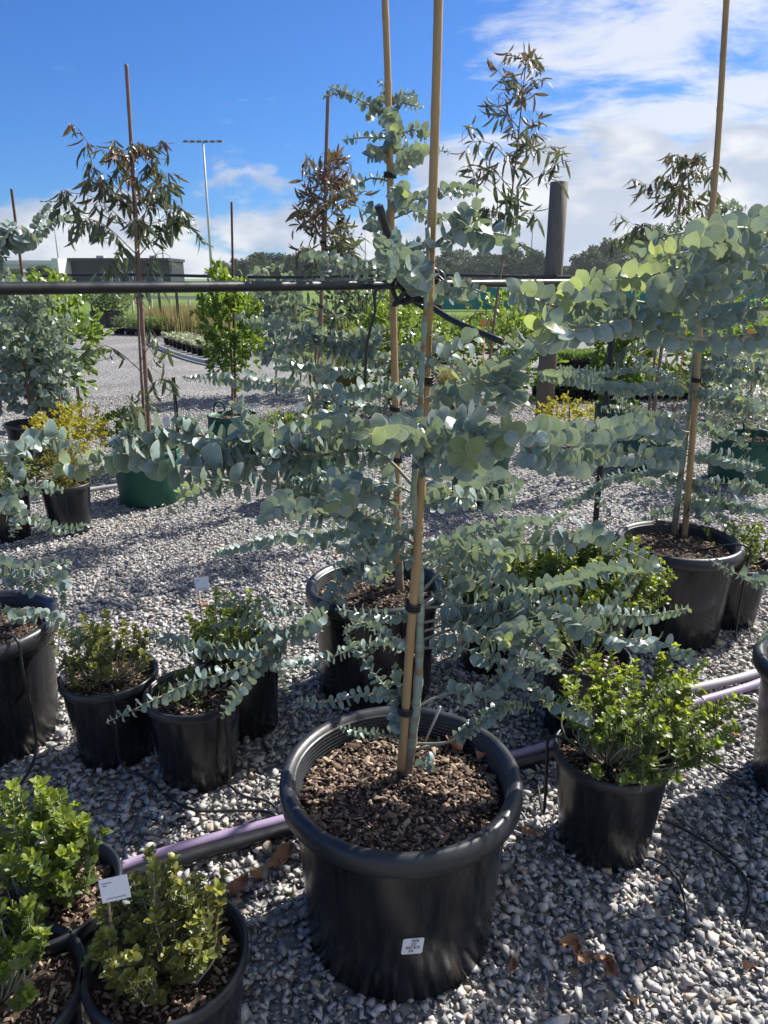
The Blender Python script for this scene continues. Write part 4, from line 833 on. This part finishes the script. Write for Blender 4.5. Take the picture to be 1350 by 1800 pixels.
# tussock grasses
def tussock(label, base, R, H, n, seed, tint=.0):
    root = thing('tussock_grass', label, 'grass', base); rr = random.Random(seed); ms = []
    P = [Proto([(0, -.5, 0), (0, .5, 0), (.06, -.42, .4), (.06, .42, .4), (.3, -.3, .75), (.3, .3, .75), (.75, 0, .95)], [(0, 1, 3), (0, 3, 2), (2, 3, 5), (2, 5, 4), (4, 5, 6)])]
    for i in range(n):
        a = rr.random() * 6.283; q = rr.random() * R * .35; x = Vector((math.cos(a), math.sin(a), 0)); y = Vector((-math.sin(a), math.cos(a), 0)); h = H * rr.uniform(.6, 1.15)
        ms.append(mat4(base + x * q, x, y, Vector((0, 0, 1)), (R * rr.uniform(.3, 1.3), .006, h)))
    join('blades', P, [0] * n, ms, DRYG, root, [rr.random() * tint for i in range(n)], True)
tussock('brown arching tussock grass beside the gravel path', gp(595, 725), .5, .62, 2600, 3, .5)
tussock('paler tussock grass seen between the bamboo stakes', at(790, 700, 7.6) * Vector((1, 1, 0)) if False else gp(800, 722), .45, .5, 1800, 4, .9)

# ------------------------------------------------------------------ rails, posts, hoses
ra, rb_ = Vector((-1.75, .73, 1.412)), Vector((1.02, 3.32, 1.418))
rail = thing('irrigation_rail', 'near black pipe rail that the bamboo stakes are tied to', 'rail', Vector((-1.75, .73, 0)))
MB().tube([ra.lerp(rb_, i / 30) + Vector((0, 0, -.004 * math.sin(i / 30 * 3.14))) for i in range(31)], .0135, 14).build('pipe', RUBBER, rail)
def picket(label, base, top, r=.011, mat=STEEL, name='steel_picket', group=None):
    b = MB()
    for a in (0, 2.094, 4.189):
        M3 = Matrix.Rotation(a + .5, 3, 'Z'); h = top - base.z
        b.box(base + Vector((0, 0, h / 2)) + M3 @ Vector((r * .5, 0, 0)), (r * 1.1, r * .34, h), M3)
    root = thing(name, label, 'post', base, group); b.build('shaft', mat, root, False)
    return root
picket('black steel picket carrying the end of the near rail', Vector((1.0, 3.315, 0)), 1.425, .014)
picket('black steel picket carrying the outer end of the near rail', Vector((-1.70, .79, 0)), 1.425, .014)
picket('short black steel picket alone on the open gravel', gp(313, 768), .56, .018)
picket('dark rusty picket leaning over the golden shrub', gp(142, 735), 1.05, .016, RUST)
rail2 = thing('irrigation_rail', 'thin far black rail bolted to the round timber post', 'rail', Vector((-4.6, 7.3, 0)))
MB().tube([Vector((-4.6 + 7.3 * i / 20, 7.28 + .02 * math.sin(i), 1.455 - .012 * math.sin(i * .8))) for i in range(21)], .014, 8).build('pipe', RUBBER, rail2)
pb_ = gp(955, 752); post = thing('timber_post', 'thick round weathered timber post taller than the rails', 'post', pb_)
MB().tube([pb_ + Vector((0, 0, -.01)), pb_ + Vector((.0, 0, .8)), pb_ + Vector((.0, 0, 1.6)), pb_ + Vector((0, 0, at(988, 320, pb_.y).z))], (.088, .082), 24).build('log', TIMBER, post)
MB().tube([pb_ + Vector((0, -.085, 1.46)), pb_ + Vector((0, -.105, 1.46))], .014, 8).build('bolt', STEEL, post)
picket('black steel picket under the far rail, left of the golden shrub', Vector((-4.55, 7.28, 0)), 1.47, .018)
# hose tangle on the rail by the stakes
tg = at(732, 508, 2.36); ht = thing('hose_tangle', 'tangle of black hose wound round the rail between the bamboo stakes', 'hose', Vector((tg.x, tg.y, tg.z)))
rr = random.Random(77); rd = (rb_ - ra).normalized()
for k in range(7):
    o = tg + rd * rr.uniform(-.07, .07) + Vector((0, -.05, 0)); n1_, n2_ = Vector((rr.gauss(0, .5), rr.gauss(-.2, .5), 1)).normalized(), Vector((1, rr.gauss(-.5, .4), rr.gauss(0, .4))).normalized()
    R1, R2 = rr.uniform(.03, .055), rr.uniform(.04, .085)
    MB().tube([o + n1_ * R1 * math.sin(a) + n2_ * R2 * math.cos(a) + Vector((0, 0, .01 * math.sin(2 * a + k))) for a in [j * 6.2832 / 22 for j in range(20)]], .0075, 7).build('hose_loop', RUBBER, ht)
MB().tube(smooth_path([at(666, 362, 2.2), at(680, 405, 2.22), at(698, 455, 2.26), at(716, 500, 2.3)], .03), .0115, 8).build('pipe_end', RUBBER, ht)
MB().tube(smooth_path([at(745, 530, 2.28), at(790, 560, 2.2), at(840, 583, 2.1), at(882, 600, 2.02)], .03), .0095, 8).build('pipe_end', RUBBER, ht)
MB().tube(smooth_path([at(730, 505, 2.3), at(662, 508, 2.28), at(660, 545, 2.28), at(646, 600, 2.28), at(641, 675, 2.28)], .03), .0045, 7).build('drip_line', RUBBER, ht)

def ground_pipe(name, label, px, r, mat, cat='pipe', z=0.016, dy=0, wob=0):
    pts = [gp(u, v, 0) + Vector((0, dy, r + z + (wob * math.sin(i * 2.3)))) for i, (u, v) in enumerate(px)]
    return tag(MB().tube(smooth_path(pts, .03), r, 12).build(name, mat, None), label, cat)
pl = ((40, 1612), (190, 1552), (335, 1503), (520, 1452), (705, 1396), (920, 1338), (985, 1318), (1100, 1283), (1290, 1228), (1352, 1206), (1450, 1172))
ground_pipe('recycled_water_pipe', 'lilac plastic pipe lying across gravel behind the stickered pot', pl, .0150, PURPLE)
ground_pipe('poly_pipe', 'thick black poly pipe running alongside the lilac pipe', [(u, v) for u, v in pl[1:7]], .0165, RUBBER, dy=-.045)
ground_pipe('poly_pipe', 'weathered grey-black pipe end behind the lilac pipe by pot edge', ((1180, 1238), (1290, 1214), (1352, 1194), (1430, 1165)), .0165, GREYPIPE, dy=.02)
ground_pipe('grey_pipe', 'pale grey pipe on gravel between conifer pot and green bag', ((60, 884), (150, 870), (204, 862), (330, 846), (480, 832)), .016, GREYPIPE)
ground_pipe('garden_hose', 'pale hose on gravel beside the row of grey seedlings', ((250, 600), (300, 622), (335, 634), (368, 642), (420, 650)), .035, GREYPIPE, 'hose')
def drip(label, pts):
    pts[-1].z = -.006
    return tag(MB().tube(smooth_path(pts, .015), .0042, 7).build('drip_tube', RUBBER, None), label, 'drip tube', 'thin black drip tubes')
zz = lambda u, v, h=.022: gp(u, v, h)
rim = lambda c, R, H, ang: c + Vector((R * math.cos(ang), R * math.sin(ang), H))
def from_pot(c, zs, R, H, ang, px, label):
    drip(label, [c + Vector((R * .3 * math.cos(ang), R * .3 * math.sin(ang), zs + .01)), rim(c, R * .8, H + .01, ang), rim(c, R + .012, H + .004, ang), rim(c, R + .012, H - .08, ang), rim(c, R + .012, .06, ang)] + [zz(*p) for p in px])
from_pot(s1, zs1, .145, .285, -1.15, ((262, 1370), (300, 1405), (350, 1425), (420, 1425), (480, 1430), (497, 1445)), 'drip tube looping from the bronze box pot over gravel')
from_pot(s2, zs2, .142, .285, -.75, ((395, 1372), (430, 1400), (470, 1408), (498, 1420)), 'drip tube dropping from the shaded pot to the lilac pipe')
from_pot(s3, zs3, .142, .285, -.6, ((462, 1300), (485, 1330)), 'drip tube dropping from the white-tagged box pot')
from_pot(c4, z4, .25, .42, -.62, ((22, 1405), (15, 1440)), 'drip tube hanging down the mottled large pot')
from_pot(s4, zs4, .147, .29, 2.9, ((940, 1370), (905, 1405), (945, 1450)), 'drip tube from glossy box pot to the lilac pipe')
from_pot(c3, z3, .25, .42, -.55, ((1310, 1090), (1325, 1140), (1345, 1160)), 'drip tube running from the far large pot to gravel')
drip('drip tube snaking over gravel in front of the glossy box pot', [zz(u, v) for u, v in ((1040, 1512), (1090, 1507), (1150, 1510), (1190, 1545), (1207, 1600), (1208, 1650))])
drip('drip tube curving through shade beside the glossy box pot', [zz(u, v) for u, v in ((1130, 1435), (1180, 1447), (1240, 1480), (1300, 1530), (1318, 1580), (1300, 1640))])
drip('straight drip tube on lit gravel beyond glossy box pot', [zz(u, v) for u, v in ((1180, 1280), (1230, 1330), (1300, 1372), (1340, 1395))])
drip('drip tube lying beside the thick black pipe', [zz(u, v) for u, v in ((455, 1492), (480, 1508), (520, 1512), (560, 1510))])

# plastic rod and leaf bits in the stickered pot
tag(MB().tube([gp(745, 1310, z1), at(774, 1242, Y1 + .10)], .003, 6).build('plastic_rod', GREYPIPE, None), 'grey plastic rod stuck in bark beside the rust-banded trunk', 'rod')
for k, (u, v, lab) in enumerate(((1210, 541, 'orange tag hanging near the slim eucalyptus stake'), (1318, 585, 'orange tag beyond the dark green bag'), (852, 568, 'lone orange tag by the light green broad shrub'))):
    p = at(u, v, 8.0); r0 = thing('orange_tag', lab, 'plant tag', Vector((p.x, p.y, 0)))
    MB().box(p, (.10, .004, .07), Matrix.Rotation(.3 * k - .2, 3, 'Y')).build('card', ORANGE, r0, False); MB().tube([Vector((p.x, p.y, 0)), p], .006, 6).build('stake', ORANGE, r0)
for u, v, Y, lab in ((290, 748, 6.0, 'small white tag behind the round eucalyptus leaves'), (525, 722, 6.6, 'small white tag on gravel before the tussock')):
    p = at(u, v, Y); tagstick(lab, p, Vector((p.x, p.y, 0)), .055, .08, 0)

# fallen leaves
def dead_leaf(u, v, L, z=.03, lab='dry brown fallen leaf lying on the gravel'):
    p = gp(u, v, z); q = Matrix.Rotation(rnd.random() * 6.28, 3, 'Z') @ Matrix.Rotation(rnd.gauss(0, .5), 3, 'X'); b = MB(); vs = []
    for i in range(7):
        t = i / 6; w = max(0, math.sin(t * 3.14159)) ** .7 * .30 + .02
        for j in range(-2, 3):
            y = j / 2 * w * rnd.uniform(.85, 1.15); vs.append(p + q @ Vector(((t - .5) * L, y * L, (abs(j) ** 1.4 * .10 + .13 * math.sin(t * 5 + j * 1.3 + u) + rnd.uniform(-.03, .03)) * L)))
    b.add(vs, [(i * 5 + j, i * 5 + j + 1, i * 5 + j + 6, i * 5 + j + 5) for i in range(6) for j in range(4)])
    return tag(b.build('fallen_leaf', DEAD, None), lab, 'leaf', 'fallen brown leaves')
for u, v in ((270, 1300), (1000, 1660), (1015, 1672), (1030, 1688), (1060, 1690), (1075, 1705), (1110, 1760), (930, 1465), (1150, 1440), (905, 1700), (1290, 1290), (590, 975), (352, 940), (360, 1065), (1320, 1700), (640, 1440), (880, 1180)): dead_leaf(u, v, rnd.uniform(.02, .045))
dead_leaf(470, 1530, .075, .035, 'large curled brown leaf beside the thick black pipe')
dead_leaf(420, 1560, .06, .035, 'torn brown leaf below the large curled one')
dead_leaf(505, 1505, .07, .035, 'brown leaf tucked between pipe and stickered pot')
for u, v in ((835, 1300), (800, 1310), (688, 1278), (860, 1330)): dead_leaf(u, v, .06, z1 + .012, 'brown leaf resting on bark in the stickered pot')

# ------------------------------------------------------------------ gravel stones
def stones():
    P = []
    for k in range(22):
        bm = bmesh.new(); s = Vector((rnd.uniform(.85, 1.35), rnd.uniform(.6, .95), rnd.uniform(.38, .68)))
        for i in range(10 if k < 14 else 7):
            d = Vector((rnd.gauss(0, 1), rnd.gauss(0, 1), rnd.gauss(0, 1))).normalized() * rnd.uniform(.74, 1.08); bm.verts.new((d.x * s.x * .5, d.y * s.y * .5, d.z * s.z * .5))
        r = bmesh.ops.convex_hull(bm, input=bm.verts); bmesh.ops.delete(bm, geom=[g for g in r['geom_interior'] if isinstance(g, bmesh.types.BMVert)], context='VERTS')
        bmesh.ops.triangulate(bm, faces=bm.faces); bm.verts.index_update(); P.append(Proto([v.co[:] for v in bm.verts], [[v.index for v in f.verts] for f in bm.faces])); bm.free()
    pts = []
    for y0, y1, dens, size in ((.45, 2.6, 4300, .0235), (2.6, 4.4, 2900, .0215), (4.4, 9.5, 1150, .0245), (.45, 2.9, 5200, .0135)):
        n = int((y1 - y0) * (.64 * (y0 + y1) + 1.4) * dens * 1.25); y = y0 + (y1 - y0) * nr.random(n); hw = .64 * y + .7; hm = .64 * y1 + .7
        x = (nr.random(n) * 2 - 1) * hm; keep = np.abs(x) < hw; x, y = x[keep], y[keep]; pts.append(np.stack([x, y, np.full(len(x), size)], 1))
    pts = np.concatenate(pts); ok = np.ones(len(pts), bool)
    for cx, cy, r in POTS: ok &= (pts[:, 0] - cx) ** 2 + (pts[:, 1] - cy) ** 2 > (r - .004) ** 2
    pts = pts[ok]; n = len(pts)
    yaw = nr.random(n) * 6.283; tx = nr.normal(0, .38, n); ty = nr.normal(0, .38, n); s = pts[:, 2] * np.exp(nr.normal(0, .26, n))
    cz, sz, cx_, sx, cy_, sy = np.cos(yaw), np.sin(yaw), np.cos(tx), np.sin(tx), np.cos(ty), np.sin(ty); Z = np.zeros(n); O = np.ones(n)
    Rz = np.array([[cz, -sz, Z], [sz, cz, Z], [Z, Z, O]]).transpose(2, 0, 1); Rx = np.array([[O, Z, Z], [Z, cx_, -sx], [Z, sx, cx_]]).transpose(2, 0, 1); Ry = np.array([[cy_, Z, sy], [Z, O, Z], [-sy, Z, cy_]]).transpose(2, 0, 1)
    Mt = np.zeros((n, 4, 4)); Mt[:, :3, :3] = np.einsum('nij,njk,nkl->nil', Rz, Rx, Ry) * s[:, None, None]; Mt[:, 0, 3] = pts[:, 0]; Mt[:, 1, 3] = pts[:, 1]; Mt[:, 2, 3] = s * nr.uniform(.05, .62, n) + np.where(pts[:, 2] < .015, .001, 0); Mt[:, 3, 3] = 1
    o = join('gravel', P, np.where((pts[:, 1] < 3.4) & (pts[:, 2] > .015), nr.integers(0, 14, n), nr.integers(14, 22, n)), Mt, STONE, None); tag(o, 'loose grey crushed stone covering the nursery yard', 'gravel')
    return n
NST = stones()

# ------------------------------------------------------------------ rows of seedlings and the field beyond
def seedling_proto(kind, seed):
    rr = random.Random(seed); ms = []; tn = []; n = {'low': 70, 'grass': 110, 'tall': 90}[kind]
    for i in range(n):
        a = rr.random() * 6.283; q = math.sqrt(rr.random()) * (.11 if kind != 'tall' else .09); h = {'low': .10, 'grass': .05, 'tall': .30}[kind] * rr.random()
        x = Vector((math.cos(a) * .7, math.sin(a) * .7, rr.uniform(.1, 1.2) if kind != 'grass' else 2.5)).normalized(); y = Vector((-math.sin(a), math.cos(a), 0)); y = (y - x * y.dot(x)).normalized()
        ms.append(mat4((math.cos(a) * q, math.sin(a) * q, .15 + h), x, y, x.cross(y), (.07, .07, .07) if kind != 'grass' else (.14, .03, .05))); tn.append(rr.random() * (.4 if kind != 'grass' else 1.0))
    return ms, tn
SEED = {}
def seedling(kind, p, label, group, mat):
    key = (kind, mat.name, rnd.randint(0, 2))
    root = thing('potted_seedling', label, 'potted plant', p, group)
    if key not in SEED:
        WLOC['tmp'] = Vector((0, 0, 0)); ms, tn = seedling_proto(key[0], key[2] + 7)
        b = MB().lathe([(.001, .003), (.062, .003), (.078, .14), (.084, .14), (.084, .155), (.074, .155), (.07, .135), (.001, .135)], (0, 0, 0), 14); po = b.build('pot', BLACKPOT)
        fo = join('foliage', LUSHP, [i % 2 for i in range(len(ms))], ms, mat, None, tn, True); SEED[key] = (po.data, fo.data)
        bpy.data.objects.remove(po); bpy.data.objects.remove(fo)
    for nm, me in zip(('pot', 'foliage'), SEED[key]):
        o = link_mesh(nm, me, root); 
    root.rotation_euler = (0, 0, rnd.random() * 6.28); return root
def row(a, b, n, lanes, gap, kind, mat, label, group):
    a, b = Vector(a), Vector(b); d = (b - a).normalized(); w = Vector((-d.y, d.x, 0))
    for i in range(n):
        for j in range(lanes): seedling(kind, a.lerp(b, i / max(1, n - 1)) + w * j * gap + Vector((rnd.gauss(0, .012), rnd.gauss(0, .012), 0)), label, group, mat)
row(gp(296, 606), gp(362, 628), 9, 3, .19, 'low', EUC, 'grey-green potted seedling in the row beside the pale hose', 'grey seedlings by the hose')
row(gp(452, 615), gp(556, 650), 13, 3, .19, 'low', LOWG, 'green potted seedling in the row ending near the tussock', 'seedling row by the tussock')
row(gp(975, 650), gp(1085, 650), 11, 3, .2, 'grass', LOWG, 'bright grassy seedling pot beyond the timber post', 'grassy seedlings')
row(gp(965, 705), gp(1240, 700), 17, 4, .18, 'low', LOWG, 'low green seedling pot in the bed behind the picket', 'seedlings behind the picket')
row(gp(770, 605), gp(860, 602), 9, 2, .2, 'low', LOWG, 'seedling pot near the pale gravel gap', 'seedlings by the gravel gap')
row(gp(700, 600), gp(760, 640), 8, 3, .2, 'tall', LUSH, 'tall leafy seedling pot behind the stakes', 'tall seedlings behind the stakes')
row(gp(1110, 600), gp(1345, 612), 14, 3, .25, 'tall', LOWG, 'bushy seedling pot in the bed below the far leaves', 'bushy seedlings')
row(gp(880, 575), gp(1060, 578), 12, 3, .25, 'tall', LOWG, 'bushy seedling pot in front of the teal shade cloth', 'seedlings before the shade cloth')
row(gp(138, 590), gp(166, 590), 4, 3, .2, 'low', LOWG, 'seedling pot at the far edge of open gravel', 'far seedlings')
row(gp(205, 588), gp(285, 590), 9, 2, .25, 'tall', LOWG, 'tall grassy seedling pot at the far end of open gravel', 'far tall seedlings')
for u, w_, lab in ((172, .5, 'dark planter box with feathery shrub at end of gravel'), (196, .42, 'second dark planter box beside the feathery shrub box')):
    p = gp(u + 8, 575); r0 = thing('planter_box', lab, 'planter', p); MB().box(p + Vector((0, 0, .24)), (w_, w_, .48)).build('box_wall', BLACKPOT, r0, False, bevel=.01); MB().box(p + Vector((0, 0, .485)), (w_ * .9, w_ * .9, .02)).build('soil', SOIL, r0, False)
    lush('feathery green shrub in ' + lab.split(' with')[0].split(' beside')[0], p + Vector((.1, 0, .78)), .45, .32, 900, .09, LOWG, p + Vector((0, 0, .47)), .3, seed=int(u))
# dry grass strip with pickets
def strip(label, a, b, w, H, n, mat, tint, name='grass_strip'):
    a, b = Vector(a), Vector(b); P = [Proto([(0, -.5, 0), (0, .5, 0), (.08, -.35, .5), (.08, .35, .5), (.35, 0, 1)], [(0, 1, 3), (0, 3, 2), (2, 3, 4)])]; ms = []; rr = random.Random(len(label))
    for i in range(n):
        p = a.lerp(b, rr.random()) + Vector((rr.uniform(-w, w), rr.uniform(-w, w), 0)); an = rr.random() * 6.28; x = Vector((math.cos(an), math.sin(an), 0)); y = Vector((-math.sin(an), math.cos(an), 0)); h = H * rr.uniform(.4, 1.1)
        ms.append(mat4(p, x, y, Vector((0, 0, 1)), (h * .5, .03, h)))
    return tag(join(name, P, [0] * n, ms, mat, None, [rr.random() * tint for i in range(n)], True), label, 'grass')
strip('tall dry brown grass strip beyond the open gravel', gp(285, 578), gp(372, 592), .7, .75, 5000, DRYG, .5)
strip('green weedy grass strip along the edge of the field', Vector((-12, 27, 0)), Vector((6, 24, 0)), 1.4, .35, 9000, LOWG, 1.0)
strip('mixed tall weeds below the teal shade cloth', Vector((2, 20, 0)), Vector((14, 19, 0)), 1.5, .5, 6000, LOWG, 1.0)
for k, (u, v) in enumerate(((245, 570), (285, 585), (316, 592), (165, 573), (95, 575))): picket('thin dark field picket at the edge of the gravel', gp(u, v), 1.15, .035, group='field pickets', name='field_picket')
for k, (u, v, lab) in enumerate(((140, 540, 'far white field sign, the larger one'), (115, 534, 'far white field sign near the blue-leaved gum'))):
    p = gp(u, v + 24); r0 = thing('field_sign', lab, 'sign', p); MB().box(p + Vector((0, 0, .62)), (.30, .02, .20)).build('board', WHITE, r0, False); MB().box(p + Vector((0, .02, .3)), (.04, .03, .62)).build('leg', TIMBER, r0, False)
# cream rail fence
fy = 33.0; f0, f1 = at(165, 523, fy), at(430, 523, fy); fr = thing('rail_fence', 'long low cream rail on posts across the grass field', 'fence', Vector((f0.x, fy, 0)))
MB().box((f0 + f1) / 2, (f1.x - f0.x, .06, .15)).build('top_rail', CREAM, fr, False)
for i in range(9):
    x = f0.x + (f1.x - f0.x) * i / 8; MB().box((x, fy + .06, .32), (.09, .06, .66)).build('fence_post', CREAM, fr, False)
# teal shade cloth fence
sf = thing('shade_cloth_fence', 'teal shade cloth fence along the far beds', 'fence', Vector((2.4, 36, 0)))
xs = [2.2 + i * 2.6 for i in range(11)]
for i in range(10):
    n = 8; vs = []
    for j in range(n + 1):
        x = xs[i] + (xs[i + 1] - xs[i]) * j / n; yy = 36 + .05 * math.sin(j * 2.1 + i)
        vs += [(x, yy, .05), (x, yy, 1.05 - .05 * math.sin(j / n * 3.14)), (x, yy + .01, 1.05 - .05 * math.sin(j / n * 3.14)), (x, yy + .01, .05)]
    MB().add(vs, [(j * 4, j * 4 + 4, j * 4 + 5, j * 4 + 1) for j in range(n)] + [(j * 4 + 3, j * 4 + 2, j * 4 + 6, j * 4 + 7) for j in range(n)] + [(j * 4 + 1, j * 4 + 5, j * 4 + 6, j * 4 + 2) for j in range(n)]).build('cloth_panel', TEAL, sf)
for x in xs: MB().tube([(x, 36.06, -.01), (x, 36.06, 1.2)], .03, 6).build('fence_post', STEEL, sf)

# light towers
def tower(label, ut, vt, ht, heads, lean=0):
    d = ray(ut, vt); t = (ht - CAMH) / d.z; p = Vector((0, 0, CAMH)) + d * t; base = Vector((p.x, p.y, 0)); root = thing('light_tower', label, 'floodlight', base, 'sports field floodlight towers')
    MB().tube([base, base.lerp(p, .5), p], (.28, .14), 10).build('mast', GALV, root)
    if heads:
        w = 7.0; MB().box(p + Vector((0, 0, .1)), (w, .25, .2)).build('crossarm', GALV, root, False)
        for i in range(heads):
            x = -w / 2 + w * (i + .5) / heads; MB().box(p + Vector((x, -.35, .05 + .12 * abs(x) / w)), (.75, .7, .28), Matrix.Rotation(.35, 3, 'X')).build('lamp_head', DARKGREEN, root, False, bevel=.05)
tower('floodlight tower with broad lamp arm, tallest over the field', 357, 250, 24, 6)
tower('distant floodlight tower left of the spreading gum', 90, 355, 24, 5)
tower('slim bare mast behind the spreading gum', 280, 372, 20, 0)
tower('slim bare mast just beside the timber post', 938, 372, 20, 0)
tower('slim bare mast behind the red-tipped gum', 642, 400, 18, 0)
# long dark building
by = 115.0
def building():
    a, b = at(118, 490, by), at(300, 490, by); h = 1.43 + (490 - 462) / FPX * by; root = thing('long_building', 'long low dark building with pale end wall across the field', 'building', Vector((a.x, by, 0)))
    L = b.x - a.x; MB().box((a.x + L / 2, by + 4, h / 2), (L, 8, h)).build('wall', DARKGREEN, root, False)
    MB().box((a.x + .35, by - .15, h / 2 + .15), (.9, 8.6, h + .3)).build('end_wall', PALEWALL, root, False)
    MB().box((a.x + L / 2 + .5, by + 3.6, h + .22), (L - .6, 9.4, .4)).build('roof', DARKGREEN, root, False)
    for x in (.35, .42, .49, .62, .68, .9): 
        w = MB().box((a.x + L * x, by - .03, 1.75), (.75, .1, 1.5)).build('window', WINDOW, root, False); MB().box((a.x + L * x + .30, by - .10, 1.75), (.12, .06, 1.6)).build('frame', WHITE, w, False)
    for x in (.28, .62, .8): MB().box((a.x + L * x, by + 3, h + .6), (1.1, 1.1, .5)).build('roof_vent', GALV, root, False)
building()
def bridge():
    y = 170; a, b = at(-160, 475, y), at(122, 475, y); root = thing('road_bridge', 'pale concrete road bridge in the distance left of the dark building', 'bridge', Vector((a.x, y, 0)))
    L = b.x - a.x; MB().box((a.x + L / 2, y, 3.9), (L, 9, .9)).build('deck', CONCRETE, root, False); MB().box((a.x + L / 2, y - 4.6, 4.75), (L, .25, .8)).build('parapet', PALEWALL, root, False)
    for i in range(7): MB().box((a.x + L * (i + .5) / 7, y, 1.72), (1.0, 6, 3.46)).build('pier', CONCRETE, root, False)
bridge()

# ------------------------------------------------------------------ tree belt
FP = [Proto([(-.5, -.35, 0), (.4, -.5, .1), (.5, .3, -.05), (-.3, .5, .12)], [(0, 1, 2), (0, 2, 3)])]
def far_tree_meshes(seed):
    rr = random.Random(seed); ms = []; lobes = []
    for k in range(15):
        a = rr.random() * 6.283; q = rr.random() ** .6 * 3.6; lobes.append((Vector((math.cos(a) * q, math.sin(a) * q, rr.uniform(2.2, 8.4 - q * .55))), rr.uniform(1.0, 2.0)))
    for c, R in lobes:
        for i in range(230):
            d = Vector((rr.gauss(0, 1), rr.gauss(0, 1), rr.gauss(0, .8))).normalized(); p = c + d * R * rr.uniform(.55, 1.08)
            x = Vector((rr.gauss(0, 1), rr.gauss(0, 1), rr.gauss(0, 1))).normalized(); y = x.orthogonal().normalized(); s = rr.uniform(.22, .55); ms.append(mat4(p, x, y, x.cross(y), s))
    WLOC['tmp'] = Vector((0, 0, 0)); cr = join('crown', FP, [0] * len(ms), ms, FARL, None)
    b = MB().tube([(0, 0, -.1), (.15, 0, 2.0), (.1, .1, 4.5), (0, 0, 7)], (.32, .06), 8)
    for c, R in lobes[:8]: b.tube([(.1, 0, 2.2), Vector((.1, 0, 3)).lerp(c, .5), c], (.14, .03), 6)
    tr = b.build('trunk', TRUNKG); out = (tr.data, cr.data); bpy.data.objects.remove(tr); bpy.data.objects.remove(cr); return out
FT = [far_tree_meshes(s) for s in (3, 8, 14, 27)]
k = 0; u = 395.0
while u < 1420:
    vt = 452 + 8 * math.sin(u * .021) + rnd.uniform(-9, 9) - (20 if 1030 < u < 1130 else 0) - (10 if 850 < u < 960 else 0)
    Y = rnd.uniform(150, 200); p = at(u, 489, Y); h = at(u, vt, Y).z; r0 = thing('far_tree', 'dark gum tree in the distant belt along the horizon', 'tree', Vector((p.x, p.y, 0)), 'trees in the distant belt')
    for nm, me in zip(('trunk', 'crown'), FT[k % 4]): link_mesh(nm, me, r0)
    s = h / 8.8; r0.scale = (s * rnd.uniform(1.2, 1.8), s * 1.1, s); r0.rotation_euler = (0, 0, rnd.random() * 6.28); k += 1; u += rnd.uniform(10, 19)
for u, vt in ((45, 470), (62, 466), (78, 472)):
    Y = 130; p = at(u, 489, Y); h = at(u, vt, Y).z; r0 = thing('far_tree', 'small far tree in front of the concrete bridge', 'tree', Vector((p.x, p.y, 0)), 'trees by the bridge')
    for nm, me in zip(('trunk', 'crown'), FT[k % 4]): link_mesh(nm, me, r0)
    s = h / 8.8; r0.scale = (s * 1.8, s * 1.4, s); k += 1
# light haze in the air over the whole yard and field
hz, hnt, hb = new_mat('haze_air'); hnt.nodes.remove(hb); pv = hnt.nodes.new('ShaderNodeVolumePrincipled'); pv.inputs['Color'].default_value = (.86, .92, 1, 1); pv.inputs['Density'].default_value = .00035; pv.inputs['Anisotropy'].default_value = .45
hnt.links.new(pv.outputs[0], hnt.nodes['Material Output'].inputs['Volume'])
tag(MB().box((0, 150, 14.5), (900, 500, 31)).build('haze', hz, None, False), kind='stuff')
print('stones', NST, 'objects', len(bpy.data.objects))
